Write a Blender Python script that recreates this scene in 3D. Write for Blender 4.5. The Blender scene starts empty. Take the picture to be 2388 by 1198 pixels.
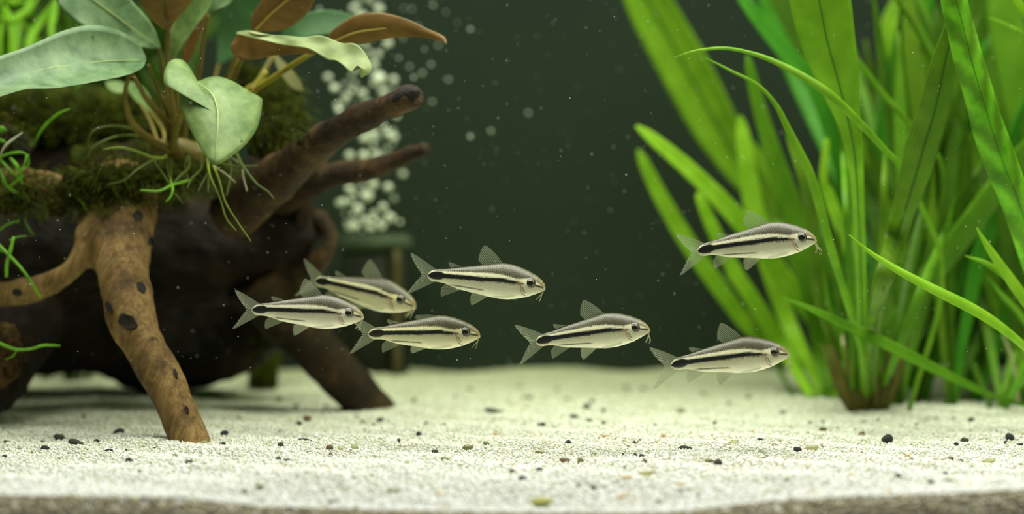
import bpy, bmesh, math, random
import numpy as np
from mathutils import Vector
from mathutils.bvhtree import BVHTree

random.seed(7)
RNG = np.random.default_rng(11)
SC = bpy.context.scene
COL = SC.collection

# ------------------------------------------------------------------ camera
F = 5536.0            # focal length in pixels of the 2388 x 1198 frame
CZ = 0.0700           # camera height above the tank's bottom pane (metres)
cam = bpy.data.cameras.new('camera')
cam.sensor_width = 36.0
cam.lens = 36.0 * F / 2388.0
cam.clip_start = 0.01
cam.clip_end = 20
cam.dof.use_dof = True
cam.dof.focus_distance = 0.502
cam.dof.aperture_fstop = 12.0
camo = bpy.data.objects.new('camera', cam)
camo.location = (0, 0, CZ)
camo.rotation_euler = (math.pi / 2, 0, 0)
COL.objects.link(camo)
SC.camera = camo

# ------------------------------------------------------------------ world, lights, exposure
world = bpy.data.worlds.new('room')
SC.world = world
world.use_nodes = True
bg = world.node_tree.nodes['Background']
bg.inputs[0].default_value = (0.92, 0.95, 1.0, 1)
bg.inputs[1].default_value = 0.24
SC.view_settings.view_transform = 'Standard'
SC.view_settings.look = 'None'
SC.view_settings.gamma = 1.0
SC.view_settings.use_curve_mapping = False
SC.view_settings.exposure = -0.1


def area(name, loc, rot, sx, sy, power, color):
    l = bpy.data.lights.new(name, 'AREA')
    l.shape = 'RECTANGLE'
    l.size, l.size_y = sx, sy
    l.energy = power
    l.color = color
    o = bpy.data.objects.new(name, l)
    o.location = loc
    o.rotation_euler = rot
    COL.objects.link(o)
    return o


# the strip lamp over the tank, a little towards the front pane
area('tank_lamp', (0.06, 0.52, CZ + 0.26), (math.radians(-1), 0, 0), 0.50, 0.20, 4.6, (0.84, 0.78, 1.0))


# ------------------------------------------------------------------ helpers
def W(px, py, d):
    """the point at distance d that lies on the view line of pixel (px, py)"""
    return Vector(((px - 1194.0) / F * d, d, CZ + (599.0 - py) / F * d))


def spline(pts, n):
    """Catmull-Rom through rows of pts, n+1 samples"""
    P = np.array(pts, dtype=float)
    k = len(P)
    if k == 2:
        t = np.linspace(0, 1, n + 1)[:, None]
        return P[0] * (1 - t) + P[1] * t
    Q = np.vstack([2 * P[0] - P[1], P, 2 * P[-1] - P[-2]])
    out = np.zeros((n + 1, P.shape[1]))
    for i in range(n + 1):
        t = i / n * (k - 1)
        j = min(int(t), k - 2)
        f = t - j
        a, b, c, d = Q[j], Q[j + 1], Q[j + 2], Q[j + 3]
        out[i] = 0.5 * ((2 * b) + (c - a) * f + (2 * a - 5 * b + 4 * c - d) * f * f + (3 * b - a - 3 * c + d) * f ** 3)
    return out


def lerp_tab(tab, x):
    xs = [t[0] for t in tab]
    ys = [t[1] for t in tab]
    return float(np.interp(x, xs, ys))


def smooth(a, b, x):
    t = min(1.0, max(0.0, (x - a) / (b - a)))
    return t * t * (3 - 2 * t)


def tag(o, label, cat=None, group=None, kind=None):
    if label:
        o['label'] = label
    if cat:
        o['category'] = cat
    if group:
        o['group'] = group
    if kind:
        o['kind'] = kind
    return o


def root_of(o):
    while o.parent:
        o = o.parent
    return o


def mesh_obj(name, verts, faces, mats, parent=None, origin=None, smooth_shade=True, mat_idx=None, uvs=None, recalc=True):
    """verts in world space; under a parent they are stored relative to the thing's Empty"""
    o0 = Vector((0, 0, 0))
    if parent is not None:
        o0 = root_of(parent).location
    elif origin is not None:
        o0 = Vector(origin)
    me = bpy.data.meshes.new(name)
    me.from_pydata([(v[0] - o0.x, v[1] - o0.y, v[2] - o0.z) for v in verts], [], faces)
    for m in (mats if isinstance(mats, (list, tuple)) else [mats]):
        me.materials.append(m)
    if mat_idx is not None:
        me.polygons.foreach_set('material_index', mat_idx)
    if uvs is not None:
        uvl = me.uv_layers.new(name='uv')
        li = np.zeros(len(me.loops), dtype=np.int32)
        me.loops.foreach_get('vertex_index', li)
        uvl.data.foreach_set('uv', np.array(uvs, dtype=np.float32)[li].ravel())
    if recalc:
        bm = bmesh.new()
        bm.from_mesh(me)
        bmesh.ops.recalc_face_normals(bm, faces=bm.faces)
        bm.to_mesh(me)
        bm.free()
    if smooth_shade:
        me.polygons.foreach_set('use_smooth', [True] * len(me.polygons))
    me.update()
    o = bpy.data.objects.new(name, me)
    COL.objects.link(o)
    if parent is not None:
        o.parent = parent
    elif origin is not None:
        o.location = o0
    return o


def thing(name, loc, label, cat, group=None):
    o = bpy.data.objects.new(name, None)
    o.empty_display_size = 0.005
    o.location = loc
    COL.objects.link(o)
    return tag(o, label, cat, group)


def tube_geo(P, R, sides=8, V=None, Fc=None):
    """closed tapered tube through points P with radii R; appends to V, Fc"""
    V = [] if V is None else V
    Fc = [] if Fc is None else Fc
    b = len(V)
    n = len(P)
    P = [Vector(p) for p in P]
    up = Vector((0.13, 0.97, 0.21))
    for i in range(n):
        t = (P[min(i + 1, n - 1)] - P[max(i - 1, 0)])
        t = t.normalized() if t.length > 1e-9 else Vector((0, 0, 1))
        a = t.cross(up)
        if a.length < 1e-4:
            a = t.cross(Vector((1, 0, 0)))
        a.normalize()
        c = t.cross(a)
        for j in range(sides):
            th = 2 * math.pi * j / sides
            V.append(P[i] + (a * math.cos(th) + c * math.sin(th)) * R[i])
    for i in range(n - 1):
        for j in range(sides):
            k = (j + 1) % sides
            Fc.append((b + i * sides + j, b + i * sides + k, b + (i + 1) * sides + k, b + (i + 1) * sides + j))
    Fc.append(tuple(b + j for j in range(sides))[::-1])
    Fc.append(tuple(b + (n - 1) * sides + j for j in range(sides)))
    return V, Fc


def px_tube(rows, n, sides=8, V=None, Fc=None):
    """rows of (px, py, d, radius in px)"""
    S = spline(rows, n)
    P = [W(r[0], r[1], r[2]) for r in S]
    R = [max(r[3], 0.2) * r[2] / F for r in S]
    return tube_geo(P, R, sides, V, Fc)


def ribbon_geo(rows, n, m, tilt=0.3, cup=0.15, wave=0.0, wfreq=5.0, thick=0.0004, twist=0.0, phase=0.0):
    """leaf blade: rows of (px, py, d, half width left px, half width right px).
    Returns verts, faces, uvs, material indices (0 upper face, 1 lower face)"""
    S = spline(rows, n)
    P = [W(r[0], r[1], r[2]) for r in S]
    top, bot, uv = [], [], []
    Y = Vector((0, 1, 0))
    sg = None
    nz = 0
    lastA = None
    for i in range(n + 1):
        u = i / n
        t = (P[min(i + 1, n)] - P[max(i - 1, 0)]).normalized()
        A = t.cross(Y)
        A.normalize()
        if lastA is not None and A.dot(lastA) < 0:
            A = -A
        if lastA is None and (A.z < -0.35 or (abs(A.z) <= 0.35 and A.x < 0)):
            A = -A
        lastA = A
        tl = tilt + twist * (u - 0.5)
        Wd = A * math.cos(tl) + Y * math.sin(tl)
        N = t.cross(Wd).normalized()
        nz += N.z - 0.3 * N.y
        if sg is None:
            sg = 1 if N.z - 0.3 * N.y >= 0 else -1
        k = S[i][2] / F / max(0.35, math.cos(tl))
        hl, hr = max(S[i][3], 0.15) * k, max(S[i][4], 0.15) * k
        for j in range(m + 1):
            v = 2 * j / m - 1
            hw = hl if v < 0 else hr
            q = P[i] + Wd * (hw * v)
            off = sg * cup * hw * v * v + wave * hw * (abs(v) ** 1.5) * math.sin(wfreq * 6.283 * u + phase + (1.3 if v < 0 else 0))
            th = thick * 0.5 * (1 - 0.85 * v * v)
            top.append(q + N * (off + th))
            bot.append(q + N * (off - th))
            uv.append((u, (v + 1) / 2))
    nv = len(top)
    V = top + bot
    UV = uv + uv
    Fc, MI = [], []
    up_first = nz >= 0
    for i in range(n):
        for j in range(m):
            a = i * (m + 1) + j
            b, c, d = a + 1, a + m + 2, a + m + 1
            Fc.append((a, b, c, d))
            MI.append(0 if up_first else 1)
            Fc.append((a + nv, d + nv, c + nv, b + nv))
            MI.append(1 if up_first else 0)
    for i in range(n):
        for j in (0, m):
            a = i * (m + 1) + j
            d = a + m + 1
            Fc.append((a, d, d + nv, a + nv))
            MI.append(0)
    for i in (0, n):
        for j in range(m):
            a = i * (m + 1) + j
            Fc.append((a, a + 1, a + 1 + nv, a + nv))
            MI.append(0)
    return V, Fc, UV, MI


CROWN_Z = 0.043       # below this the blades of a tuft may crowd together
BLADES = []


def crossings(V, Fc, store):
    """how many faces of a new blade cut through the blades that already stand"""
    lo = [min(v[k] for v in V) for k in range(3)]
    hi = [max(v[k] for v in V) for k in range(3)]
    t = BVHTree.FromPolygons([tuple(v) for v in V], Fc)
    n = 0
    for (t2, lo2, hi2) in store:
        if any(lo[k] > hi2[k] or lo2[k] > hi[k] for k in range(3)):
            continue
        n += sum(1 for a, _b in t.overlap(t2) if V[Fc[a][0]][2] > CROWN_Z)
    return n, (t, lo, hi)


def clear_blade(tries, store, far=.786, near=.513):
    """the first of several poses of a blade that cuts through no other, else the one that cuts least"""
    best = None
    for make in tries:
        g = make()
        ys = [v[1] for v in g[0]]
        if best is not None and (max(ys) > far or min(ys) < near):
            continue
        n, rec = crossings(g[0], g[1], store)
        if best is None or n < best[0]:
            best = (n, g, rec)
        if n == 0:
            break
    store.append(best[2])
    return best[1]


def shifted(rows, dd, lean=0.0):
    """the same blade bowed back or forward in depth, its foot left in place"""
    k = len(rows) - 1
    out = []
    for i, r in enumerate(rows):
        u = i / k
        out.append((r[0], r[1], r[2] + (dd * min(1, u * 2.2) + lean * u * u), *r[3:]))
    return out


def nudges(step, n):
    out = [(0, 0)]
    for i in range(1, n + 1):
        for sg in (1, -1):
            out.append((sg * step * i, 0))
            out.append((sg * step * i * .5, sg * step * i))
            out.append((sg * step * i * .5, -sg * step * i))
    return out


# ------------------------------------------------------------------ materials
def new_mat(name):
    m = bpy.data.materials.new(name)
    m.use_nodes = True
    nt = m.node_tree
    nt.nodes.clear()
    out = nt.nodes.new('ShaderNodeOutputMaterial')
    return m, nt, out


def N(nt, typ, **kw):
    n = nt.nodes.new('ShaderNode' + typ)
    for k, v in kw.items():
        if k.startswith('in_'):
            key = k[3:]
            key = int(key) if key.isdigit() else key.replace('_', ' ')
            n.inputs[key].default_value = v
        else:
            setattr(n, k, v)
    return n


def ramp(nt, stops):
    r = N(nt, 'ValToRGB')
    el = r.color_ramp.elements
    while len(el) < len(stops):
        el.new(0.5)
    for e, (p, c) in zip(el, stops):
        e.position = p
        e.color = (c[0], c[1], c[2], 1)
    return r


def srgb(r, g, b):
    f = lambda c: (c / 255 / 12.92) if c / 255 <= 0.04045 else ((c / 255 + 0.055) / 1.055) ** 2.4
    return (f(r), f(g), f(b))


def mix_rgb(nt, blend='MIX', fac=None):
    n = N(nt, 'Mix', data_type='RGBA', blend_type=blend)
    if fac is not None:
        n.inputs[0].default_value = fac
    return n        # A = inputs[6], B = inputs[7], result outputs[2]


def noisy(name, c1, c2, scale, rough=0.6, bump=0.0, bscale=None, detail=4.0, spec=0.4, stretch=(1, 1, 1), rot=(0, 0, 0), c3=None, translucent=0.0):
    m, nt, out = new_mat(name)
    L = nt.links.new
    tc = N(nt, 'TexCoord')
    mp = N(nt, 'Mapping')
    mp.inputs['Scale'].default_value = stretch
    mp.inputs['Rotation'].default_value = rot
    L(tc.outputs['Object'], mp.inputs['Vector'])
    ns = N(nt, 'TexNoise', in_Scale=scale, in_Detail=detail, in_Roughness=0.6)
    L(mp.outputs[0], ns.inputs['Vector'])
    st = [(0.32, c1), (0.68, c2)] if c3 is None else [(0.3, c1), (0.5, c2), (0.72, c3)]
    r = ramp(nt, st)
    L(ns.outputs[0], r.inputs[0])
    p = N(nt, 'BsdfPrincipled', in_Roughness=rough)
    p.inputs['Specular IOR Level'].default_value = spec
    L(r.outputs[0], p.inputs['Base Color'])
    if bump:
        n2 = N(nt, 'TexNoise', in_Scale=bscale or scale * 3, in_Detail=5.0)
        L(mp.outputs[0], n2.inputs['Vector'])
        bp = N(nt, 'Bump', in_Strength=bump, in_Distance=0.0006)
        L(n2.outputs[0], bp.inputs['Height'])
        L(bp.outputs[0], p.inputs['Normal'])
    if translucent:
        t = N(nt, 'BsdfTranslucent')
        L(r.outputs[0], t.inputs['Color'])
        mx = N(nt, 'MixShader', in_0=translucent)
        L(p.outputs[0], mx.inputs[1])
        L(t.outputs[0], mx.inputs[2])
        L(mx.outputs[0], out.inputs[0])
    else:
        L(p.outputs[0], out.inputs[0])
    return m


def leaf_mat(name, c1, c2, vein=0.25, trans=0.42, rough=0.38, lateral=False, nscale=120, spots=None):
    m, nt, out = new_mat(name)
    L = nt.links.new
    tc = N(nt, 'TexCoord')
    ns = N(nt, 'TexNoise', in_Scale=nscale, in_Detail=5.0, in_Roughness=0.65)
    L(tc.outputs['Object'], ns.inputs['Vector'])
    r = ramp(nt, [(0.3, c1), (0.7, c2)])
    L(ns.outputs[0], r.inputs[0])
    uv = N(nt, 'UVMap')
    sep = N(nt, 'SeparateXYZ')
    L(uv.outputs[0], sep.inputs[0])
    # veins: lengthwise lines, or side veins that leave the midrib at an angle
    ab = N(nt, 'Math', operation='SUBTRACT', in_1=0.5)
    L(sep.outputs[1], ab.inputs[0])
    ab2 = N(nt, 'Math', operation='ABSOLUTE')
    L(ab.outputs[0], ab2.inputs[0])
    if lateral:
        ml = N(nt, 'Math', operation='MULTIPLY', in_1=46.0)
        L(sep.outputs[0], ml.inputs[0])
        m2 = N(nt, 'Math', operation='MULTIPLY', in_1=-9.0)
        L(ab2.outputs[0], m2.inputs[0])
        ad = N(nt, 'Math', operation='ADD')
        L(ml.outputs[0], ad.inputs[0])
        L(m2.outputs[0], ad.inputs[1])
        ad2 = N(nt, 'Math', operation='ADD')
        nn = N(nt, 'TexNoise', in_Scale=300.0, in_Detail=3.0)
        L(tc.outputs['Object'], nn.inputs['Vector'])
        nm = N(nt, 'Math', operation='MULTIPLY', in_1=5.0)
        L(nn.outputs[0], nm.inputs[0])
        L(ad.outputs[0], ad2.inputs[0])
        L(nm.outputs[0], ad2.inputs[1])
        src = ad2.outputs[0]
    else:
        ml = N(nt, 'Math', operation='MULTIPLY', in_1=70.0)
        L(sep.outputs[1], ml.inputs[0])
        src = ml.outputs[0]
    sn = N(nt, 'Math', operation='SINE')
    L(src, sn.inputs[0])
    mr = N(nt, 'MapRange')
    mr.inputs['From Min'].default_value = -1
    mr.inputs['From Max'].default_value = 1
    mr.inputs['To Min'].default_value = 1 - vein
    mr.inputs['To Max'].default_value = 1 + vein
    L(sn.outputs[0], mr.inputs['Value'])
    vm = N(nt, 'VectorMath', operation='SCALE')
    L(r.outputs[0], vm.inputs[0])
    L(mr.outputs[0], vm.inputs['Scale'])
    colr = vm.outputs[0]
    if spots:
        n3 = N(nt, 'TexNoise', in_Scale=420.0, in_Detail=2.0)
        L(tc.outputs['Object'], n3.inputs['Vector'])
        r3 = ramp(nt, [(0.70, (0, 0, 0)), (0.76, (1, 1, 1))])
        L(n3.outputs[0], r3.inputs[0])
        mx3 = mix_rgb(nt)
        L(r3.outputs[0], mx3.inputs[0])
        L(colr, mx3.inputs[6])
        mx3.inputs[7].default_value = (*spots, 1)
        colr = mx3.outputs[2]
    p = N(nt, 'BsdfPrincipled', in_Roughness=rough)
    p.inputs['Specular IOR Level'].default_value = 0.25
    L(colr, p.inputs['Base Color'])
    bp = N(nt, 'Bump', in_Strength=0.25, in_Distance=0.0004)
    L(mr.outputs[0], bp.inputs['Height'])
    L(bp.outputs[0], p.inputs['Normal'])
    t = N(nt, 'BsdfTranslucent')
    L(colr, t.inputs['Color'])
    mx = N(nt, 'MixShader', in_0=trans)
    L(p.outputs[0], mx.inputs[1])
    L(t.outputs[0], mx.inputs[2])
    L(mx.outputs[0], out.inputs[0])
    return m


def attr_mat(name, rough=0.5, spec=0.4, bump=0.0, bscale=900, trans=0.0, coat=0.0):
    m, nt, out = new_mat(name)
    L = nt.links.new
    a = N(nt, 'Attribute', attribute_name='Col')
    p = N(nt, 'BsdfPrincipled', in_Roughness=rough)
    p.inputs['Specular IOR Level'].default_value = spec
    p.inputs['Coat Weight'].default_value = coat
    p.inputs['Coat Roughness'].default_value = 0.2
    L(a.outputs['Color'], p.inputs['Base Color'])
    if bump:
        tc = N(nt, 'TexCoord')
        n2 = N(nt, 'TexVoronoi', in_Scale=bscale)
        L(tc.outputs['Object'], n2.inputs['Vector'])
        bp = N(nt, 'Bump', in_Strength=bump, in_Distance=0.0003)
        L(n2.outputs[0], bp.inputs['Height'])
        L(bp.outputs[0], p.inputs['Normal'])
    if trans:
        t = N(nt, 'BsdfTranslucent')
        L(a.outputs['Color'], t.inputs['Color'])
        mx = N(nt, 'MixShader', in_0=trans)
        L(p.outputs[0], mx.inputs[1])
        L(t.outputs[0], mx.inputs[2])
        L(mx.outputs[0], out.inputs[0])
    else:
        L(p.outputs[0], out.inputs[0])
    return m


def set_cols(o, cols):
    a = o.data.color_attributes.new('Col', 'FLOAT_COLOR', 'POINT')
    c = np.ones((len(o.data.vertices), 4), dtype=np.float32)
    c[:, :3] = np.asarray(cols, dtype=np.float32)[:, :3]
    a.data.foreach_set('color', c.ravel())


def sand_mat():
    m, nt, out = new_mat('sand')
    L = nt.links.new
    tc = N(nt, 'TexCoord')
    v = N(nt, 'TexVoronoi', in_Scale=900.0)
    L(tc.outputs['Object'], v.inputs['Vector'])
    n1 = N(nt, 'TexNoise', in_Scale=45.0, in_Detail=6.0)
    L(tc.outputs['Object'], n1.inputs['Vector'])
    r = ramp(nt, [(0.3, srgb(210, 208, 196)), (0.7, srgb(234, 234, 228))])
    L(n1.outputs[0], r.inputs[0])
    hs = N(nt, 'SeparateColor')
    L(v.outputs['Color'], hs.inputs[0])
    r2 = ramp(nt, [(0.0, (0.72, 0.70, 0.60)), (0.35, (1, 1, 0.97)), (1.0, (1.0, 1.0, 1.0))])
    L(hs.outputs[0], r2.inputs[0])
    mx = mix_rgb(nt, 'MULTIPLY', 0.7)
    L(r.outputs[0], mx.inputs[6])
    L(r2.outputs[0], mx.inputs[7])
    p = N(nt, 'BsdfPrincipled', in_Roughness=0.75)
    L(mx.outputs[2], p.inputs['Base Color'])
    bp = N(nt, 'Bump', in_Strength=0.7, in_Distance=0.0006, invert=True)
    L(v.outputs['Distance'], bp.inputs['Height'])
    L(bp.outputs[0], p.inputs['Normal'])
    L(p.outputs[0], out.inputs[0])
    return m


def fin_mat(name, col, alpha_lo, alpha_hi, rays):
    m, nt, out = new_mat(name)
    L = nt.links.new
    uv = N(nt, 'UVMap')
    sep = N(nt, 'SeparateXYZ')
    L(uv.outputs[0], sep.inputs[0])
    ml = N(nt, 'Math', operation='MULTIPLY', in_1=rays * 6.283)
    L(sep.outputs[0], ml.inputs[0])
    sn = N(nt, 'Math', operation='SINE')
    L(ml.outputs[0], sn.inputs[0])
    mr = N(nt, 'MapRange')
    mr.inputs['From Min'].default_value = -0.2
    mr.inputs['From Max'].default_value = 0.9
    mr.inputs['To Min'].default_value = alpha_lo
    mr.inputs['To Max'].default_value = alpha_hi
    L(sn.outputs[0], mr.inputs['Value'])
    d = N(nt, 'BsdfDiffuse')
    d.inputs['Color'].default_value = (*col, 1)
    t = N(nt, 'BsdfTranslucent')
    t.inputs['Color'].default_value = (*col, 1)
    m1 = N(nt, 'MixShader', in_0=0.5)
    L(d.outputs[0], m1.inputs[1])
    L(t.outputs[0], m1.inputs[2])
    tr = N(nt, 'BsdfTransparent')
    m2 = N(nt, 'MixShader')
    L(mr.outputs[0], m2.inputs[0])
    L(tr.outputs[0], m2.inputs[1])
    L(m1.outputs[0], m2.inputs[2])
    L(m2.outputs[0], out.inputs[0])
    return m


def clear_stone(name, col, alpha=0.75, rough=0.15):
    m, nt, out = new_mat(name)
    L = nt.links.new
    tc = N(nt, 'TexCoord')
    ns = N(nt, 'TexNoise', in_Scale=1500.0, in_Detail=3.0)
    L(tc.outputs['Object'], ns.inputs['Vector'])
    r = ramp(nt, [(0.3, tuple(c * 0.75 for c in col)), (0.7, tuple(min(1, c * 1.15) for c in col))])
    L(ns.outputs[0], r.inputs[0])
    p = N(nt, 'BsdfPrincipled', in_Roughness=rough)
    L(r.outputs[0], p.inputs['Base Color'])
    tr = N(nt, 'BsdfTransparent')
    tr.inputs['Color'].default_value = (*[min(1, c + 0.35) for c in col], 1)
    mx = N(nt, 'MixShader', in_0=alpha)
    L(tr.outputs[0], mx.inputs[1])
    L(p.outputs[0], mx.inputs[2])
    L(mx.outputs[0], out.inputs[0])
    return m


M = {}
M['sand'] = sand_mat()
M['grain'] = attr_mat('sand_grain', 0.6, 0.4)
M['black'] = noisy('black_gravel', srgb(14, 20, 26), srgb(40, 48, 54), 900, 0.35, 0.4, 1500)
M['dark'] = noisy('charcoal_gravel', srgb(34, 34, 26), srgb(66, 64, 48), 900, 0.45, 0.4, 1500)
M['brown'] = noisy('brown_gravel', srgb(84, 66, 42), srgb(128, 104, 74), 900, 0.5, 0.4, 1500)
M['orange'] = noisy('orange_gravel', srgb(186, 146, 86), srgb(222, 190, 136), 900, 0.5, 0.3, 1500)
M['olive'] = clear_stone('olive_gravel', srgb(136, 134, 84), 0.85)
M['pale'] = clear_stone('pale_quartz_gravel', srgb(190, 188, 146), 0.55)
M['yellow'] = clear_stone('yellow_gravel', srgb(170, 166, 66), 0.9, 0.4)
M['back'] = noisy('dark_back_pane', srgb(47, 56, 54), srgb(51, 60, 57), 9, 0.7, spec=0.05)
M['side'] = noisy('dark_side_pane', srgb(40, 62, 40), srgb(48, 70, 46), 9, 0.7, spec=0.05)
M['bottom'] = noisy('tank_bottom', (0.1, 0.1, 0.09), (0.12, 0.12, 0.11), 20, 0.6)


def wood_mat(name, c, rot, pits=0.5):
    """coarse tone, long fibres and small pits"""
    m, nt, out = new_mat(name)
    L = nt.links.new
    tc = N(nt, 'TexCoord')
    mp = N(nt, 'Mapping')
    mp.inputs['Rotation'].default_value = rot
    L(tc.outputs['Object'], mp.inputs['Vector'])
    st = N(nt, 'VectorMath', operation='MULTIPLY')
    st.inputs[1].default_value = (1, 1, 0.10)
    L(mp.outputs[0], st.inputs[0])
    n1 = N(nt, 'TexNoise', in_Scale=70.0, in_Detail=6.0, in_Roughness=0.65)
    L(tc.outputs['Object'], n1.inputs['Vector'])
    r1 = ramp(nt, [(0.34, c[0]), (0.52, c[1]), (0.70, c[2])])
    L(n1.outputs[0], r1.inputs[0])
    n2 = N(nt, 'TexNoise', in_Scale=900.0, in_Detail=5.0, in_Roughness=0.7)
    L(st.outputs[0], n2.inputs['Vector'])
    r2 = ramp(nt, [(0.34, (0.42, 0.38, 0.34)), (0.62, (1.1, 1.1, 1.08))])
    L(n2.outputs[0], r2.inputs[0])
    mx = mix_rgb(nt, 'MULTIPLY', 0.85)
    L(r1.outputs[0], mx.inputs[6])
    L(r2.outputs[0], mx.inputs[7])
    n3 = N(nt, 'TexNoise', in_Scale=210.0, in_Detail=3.0)
    L(mp.outputs[0], n3.inputs['Vector'])
    r3 = ramp(nt, [(0.30, (0, 0, 0)), (0.37, (1, 1, 1))])
    L(n3.outputs[0], r3.inputs[0])
    m3 = mix_rgb(nt, 'MULTIPLY', pits)
    L(mx.outputs[2], m3.inputs[6])
    L(r3.outputs[0], m3.inputs[7])
    p = N(nt, 'BsdfPrincipled', in_Roughness=0.6)
    p.inputs['Specular IOR Level'].default_value = 0.2
    L(m3.outputs[2], p.inputs['Base Color'])
    bp = N(nt, 'Bump', in_Strength=0.9, in_Distance=0.0010)
    L(n2.outputs[0], bp.inputs['Height'])
    L(bp.outputs[0], p.inputs['Normal'])
    L(p.outputs[0], out.inputs[0])
    return m


M['wood'] = wood_mat('driftwood_tan', (srgb(92, 70, 44), srgb(150, 118, 76), srgb(190, 156, 106)), (0, -0.28, 0))
M['woodt'] = wood_mat('driftwood_black_brown', (srgb(16, 12, 10), srgb(34, 24, 18), srgb(62, 42, 29)), (0, 1.3, 0))
M['woodb'] = wood_mat('driftwood_dark_branch', (srgb(34, 25, 17), srgb(66, 49, 32), srgb(110, 84, 54)), (0, -1.15, 0))
M['woodr'] = wood_mat('driftwood_dark_root', (srgb(30, 23, 16), srgb(54, 41, 28), srgb(90, 68, 45)), (0, -0.6, 0))
M['char'] = noisy('charred_end_grain', srgb(14, 11, 9), srgb(40, 30, 22), 500, 0.8, 0.8, 900)
M['moss'] = noisy('moss_cushion', srgb(20, 26, 6), srgb(62, 70, 18), 190, 0.85, 1.0, 900, spec=0.1)
M['algae'] = noisy('brown_algae', srgb(34, 26, 14), srgb(92, 68, 40), 420, 0.9, 1.0, 900, spec=0.1)
M['strand'] = attr_mat('moss_strand', 0.5, 0.2, trans=0.4)
M['hard'] = noisy('dark_plastic', srgb(22, 28, 22), srgb(30, 38, 30), 60, 0.6)
M['cap'] = noisy('grey_plastic_cap', srgb(70, 82, 70), srgb(84, 96, 84), 60, 0.5)
M['pipe'] = noisy('brown_plastic', srgb(74, 66, 44), srgb(88, 78, 54), 60, 0.5)

# ------------------------------------------------------------------ the tank and its sand
YF, YB, XT = 0.405, 0.800, 0.265
YG = 0.3985           # inner face of the front pane
LIP = [(-4000, 1152), (0, 1155), (420, 1160), (600, 1181), (900, 1190), (1200, 1196), (1560, 1196), (1780, 1170), (1950, 1160), (2200, 1152), (2388, 1142), (6000, 1150)]


def hill(x, y):
    s = 0.00035 * math.sin(61 * x + 1.3 + 20 * y) + 0.0003 * math.sin(133 * x - 71 * y) + 0.00025 * math.sin(220 * x + 190 * y + 2)
    return s


def sand_h(x, y):
    """height of the sand above the tank's bottom"""
    base = -0.04075 + 0.0030 * smooth(0.60, 0.80, y) + hill(x, y)
    px = x * F / YF + 1194
    lip = -(lerp_tab(LIP, px) - 599) / F * YF
    k = 1 - smooth(YF, YF + 0.035, y)
    back = 0.0007 * math.sin(95 * x + 0.6) * smooth(0.7, 0.8, y)
    return CZ + base * (1 - k) + lip * k + back


def on_sand(px, py):
    """distance at which the view line of a pixel meets the sand"""
    d = 0.5
    for _ in range(30):
        p = W(px, py, d)
        h = sand_h(p.x, d) - CZ
        d2 = -h * F / max(py - 599.0, 40)
        d = 0.5 * d + 0.5 * min(max(d2, 0.4), 0.8)
    return d


def on_py(px, d):
    """picture height of the sand at distance d on a column of pixels"""
    x = (px - 1194.0) / F * d
    return 599 - (sand_h(x, d) - CZ) * F / d


def build_tank():
    nx, ny = 300, 260
    xs = np.linspace(-XT, XT, nx + 1)
    t = np.linspace(0, 1, ny + 1)
    ys = YF + (YB - YF) * (0.7 * t + 0.3 * t * t)
    V, Fc = [], []
    for y in ys:
        for x in xs:
            V.append((x, y, sand_h(x, y) - 0.0002 + random.uniform(-1, 1) * 0.00012))
    for j in range(ny):
        for i in range(nx):
            a = j * (nx + 1) + i
            Fc.append((a, a + 1, a + nx + 2, a + nx + 1))
    # the cut face of the sand against the front pane, down to the bottom
    steps = [.02, .04, .07, .10, .14, .2, .3, .45, .7, 1.0]
    rows = len(steps)
    b = len(V)
    for f in steps:
        for i, x in enumerate(xs):
            z0 = V[i][2]
            drop = z0 * f
            V.append((x, YF - 0.0051 * (1 - math.exp(-drop / 0.0030)) + random.uniform(0, 1) * 0.0003, z0 * (1 - f) + 0.0004 * f))
    for r in range(rows):
        for i in range(nx):
            a = i if r == 0 else b + (r - 1) * (nx + 1) + i
            c = b + r * (nx + 1) + i
            Fc.append((c, c + 1, a + 1, a))
    fl = mesh_obj('floor', V, Fc, M['sand'], recalc=False)
    tag(fl, 'white sand bed of the aquarium', kind='structure')

    def slab(name, x0, x1, y0, y1, z0, z1, m, label):
        v = [(x, y, z) for x in (x0, x1) for y in (y0, y1) for z in (z0, z1)]
        f = [(0, 1, 3, 2), (4, 6, 7, 5), (0, 4, 5, 1), (2, 3, 7, 6), (0, 2, 6, 4), (1, 5, 7, 3)]
        return tag(mesh_obj(name, v, f, m, smooth_shade=False), label, kind='structure')
    top = CZ + 0.19
    slab('wall_back', -XT - 0.006, XT + 0.006, YB, YB + 0.006, 0, top, M['back'], 'dark green back pane of the aquarium')
    slab('wall_left', -XT - 0.006, -XT, YG, YB, 0, top, M['side'], 'side pane of the aquarium beside the driftwood')
    slab('wall_right', XT, XT + 0.006, YG, YB, 0, top, M['side'], 'side pane of the aquarium beside the green leaves')
    slab('floor_pane', -XT - 0.006, XT + 0.006, YG, YB + 0.006, -0.006, 0, M['bottom'], 'bottom pane of the aquarium under the sand')
    m, nt, out = new_mat('clear_glass')
    tr = N(nt, 'BsdfTransparent')
    tr.inputs[0].default_value = (0.97, 0.985, 0.975, 1)
    nt.links.new(tr.outputs[0], out.inputs[0])
    slab('window_1', -XT - 0.006, XT + 0.006, YG - 0.006, YG, -0.006, top, m, 'clear front pane of the aquarium')
    m, nt, out = new_mat('green_water')
    ab = N(nt, 'VolumeAbsorption')
    ab.inputs['Color'].default_value = (0.55, 0.70, 0.0, 1)
    ab.inputs['Density'].default_value = 1.85
    nt.links.new(ab.outputs[0], out.inputs['Volume'])
    slab('water', -XT + 0.0005, XT - 0.0005, YG + 0.0002, YB - 0.0005, 0.001, CZ + 0.175, m, 'clear green-tinged water filling the aquarium')


build_tank()


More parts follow.
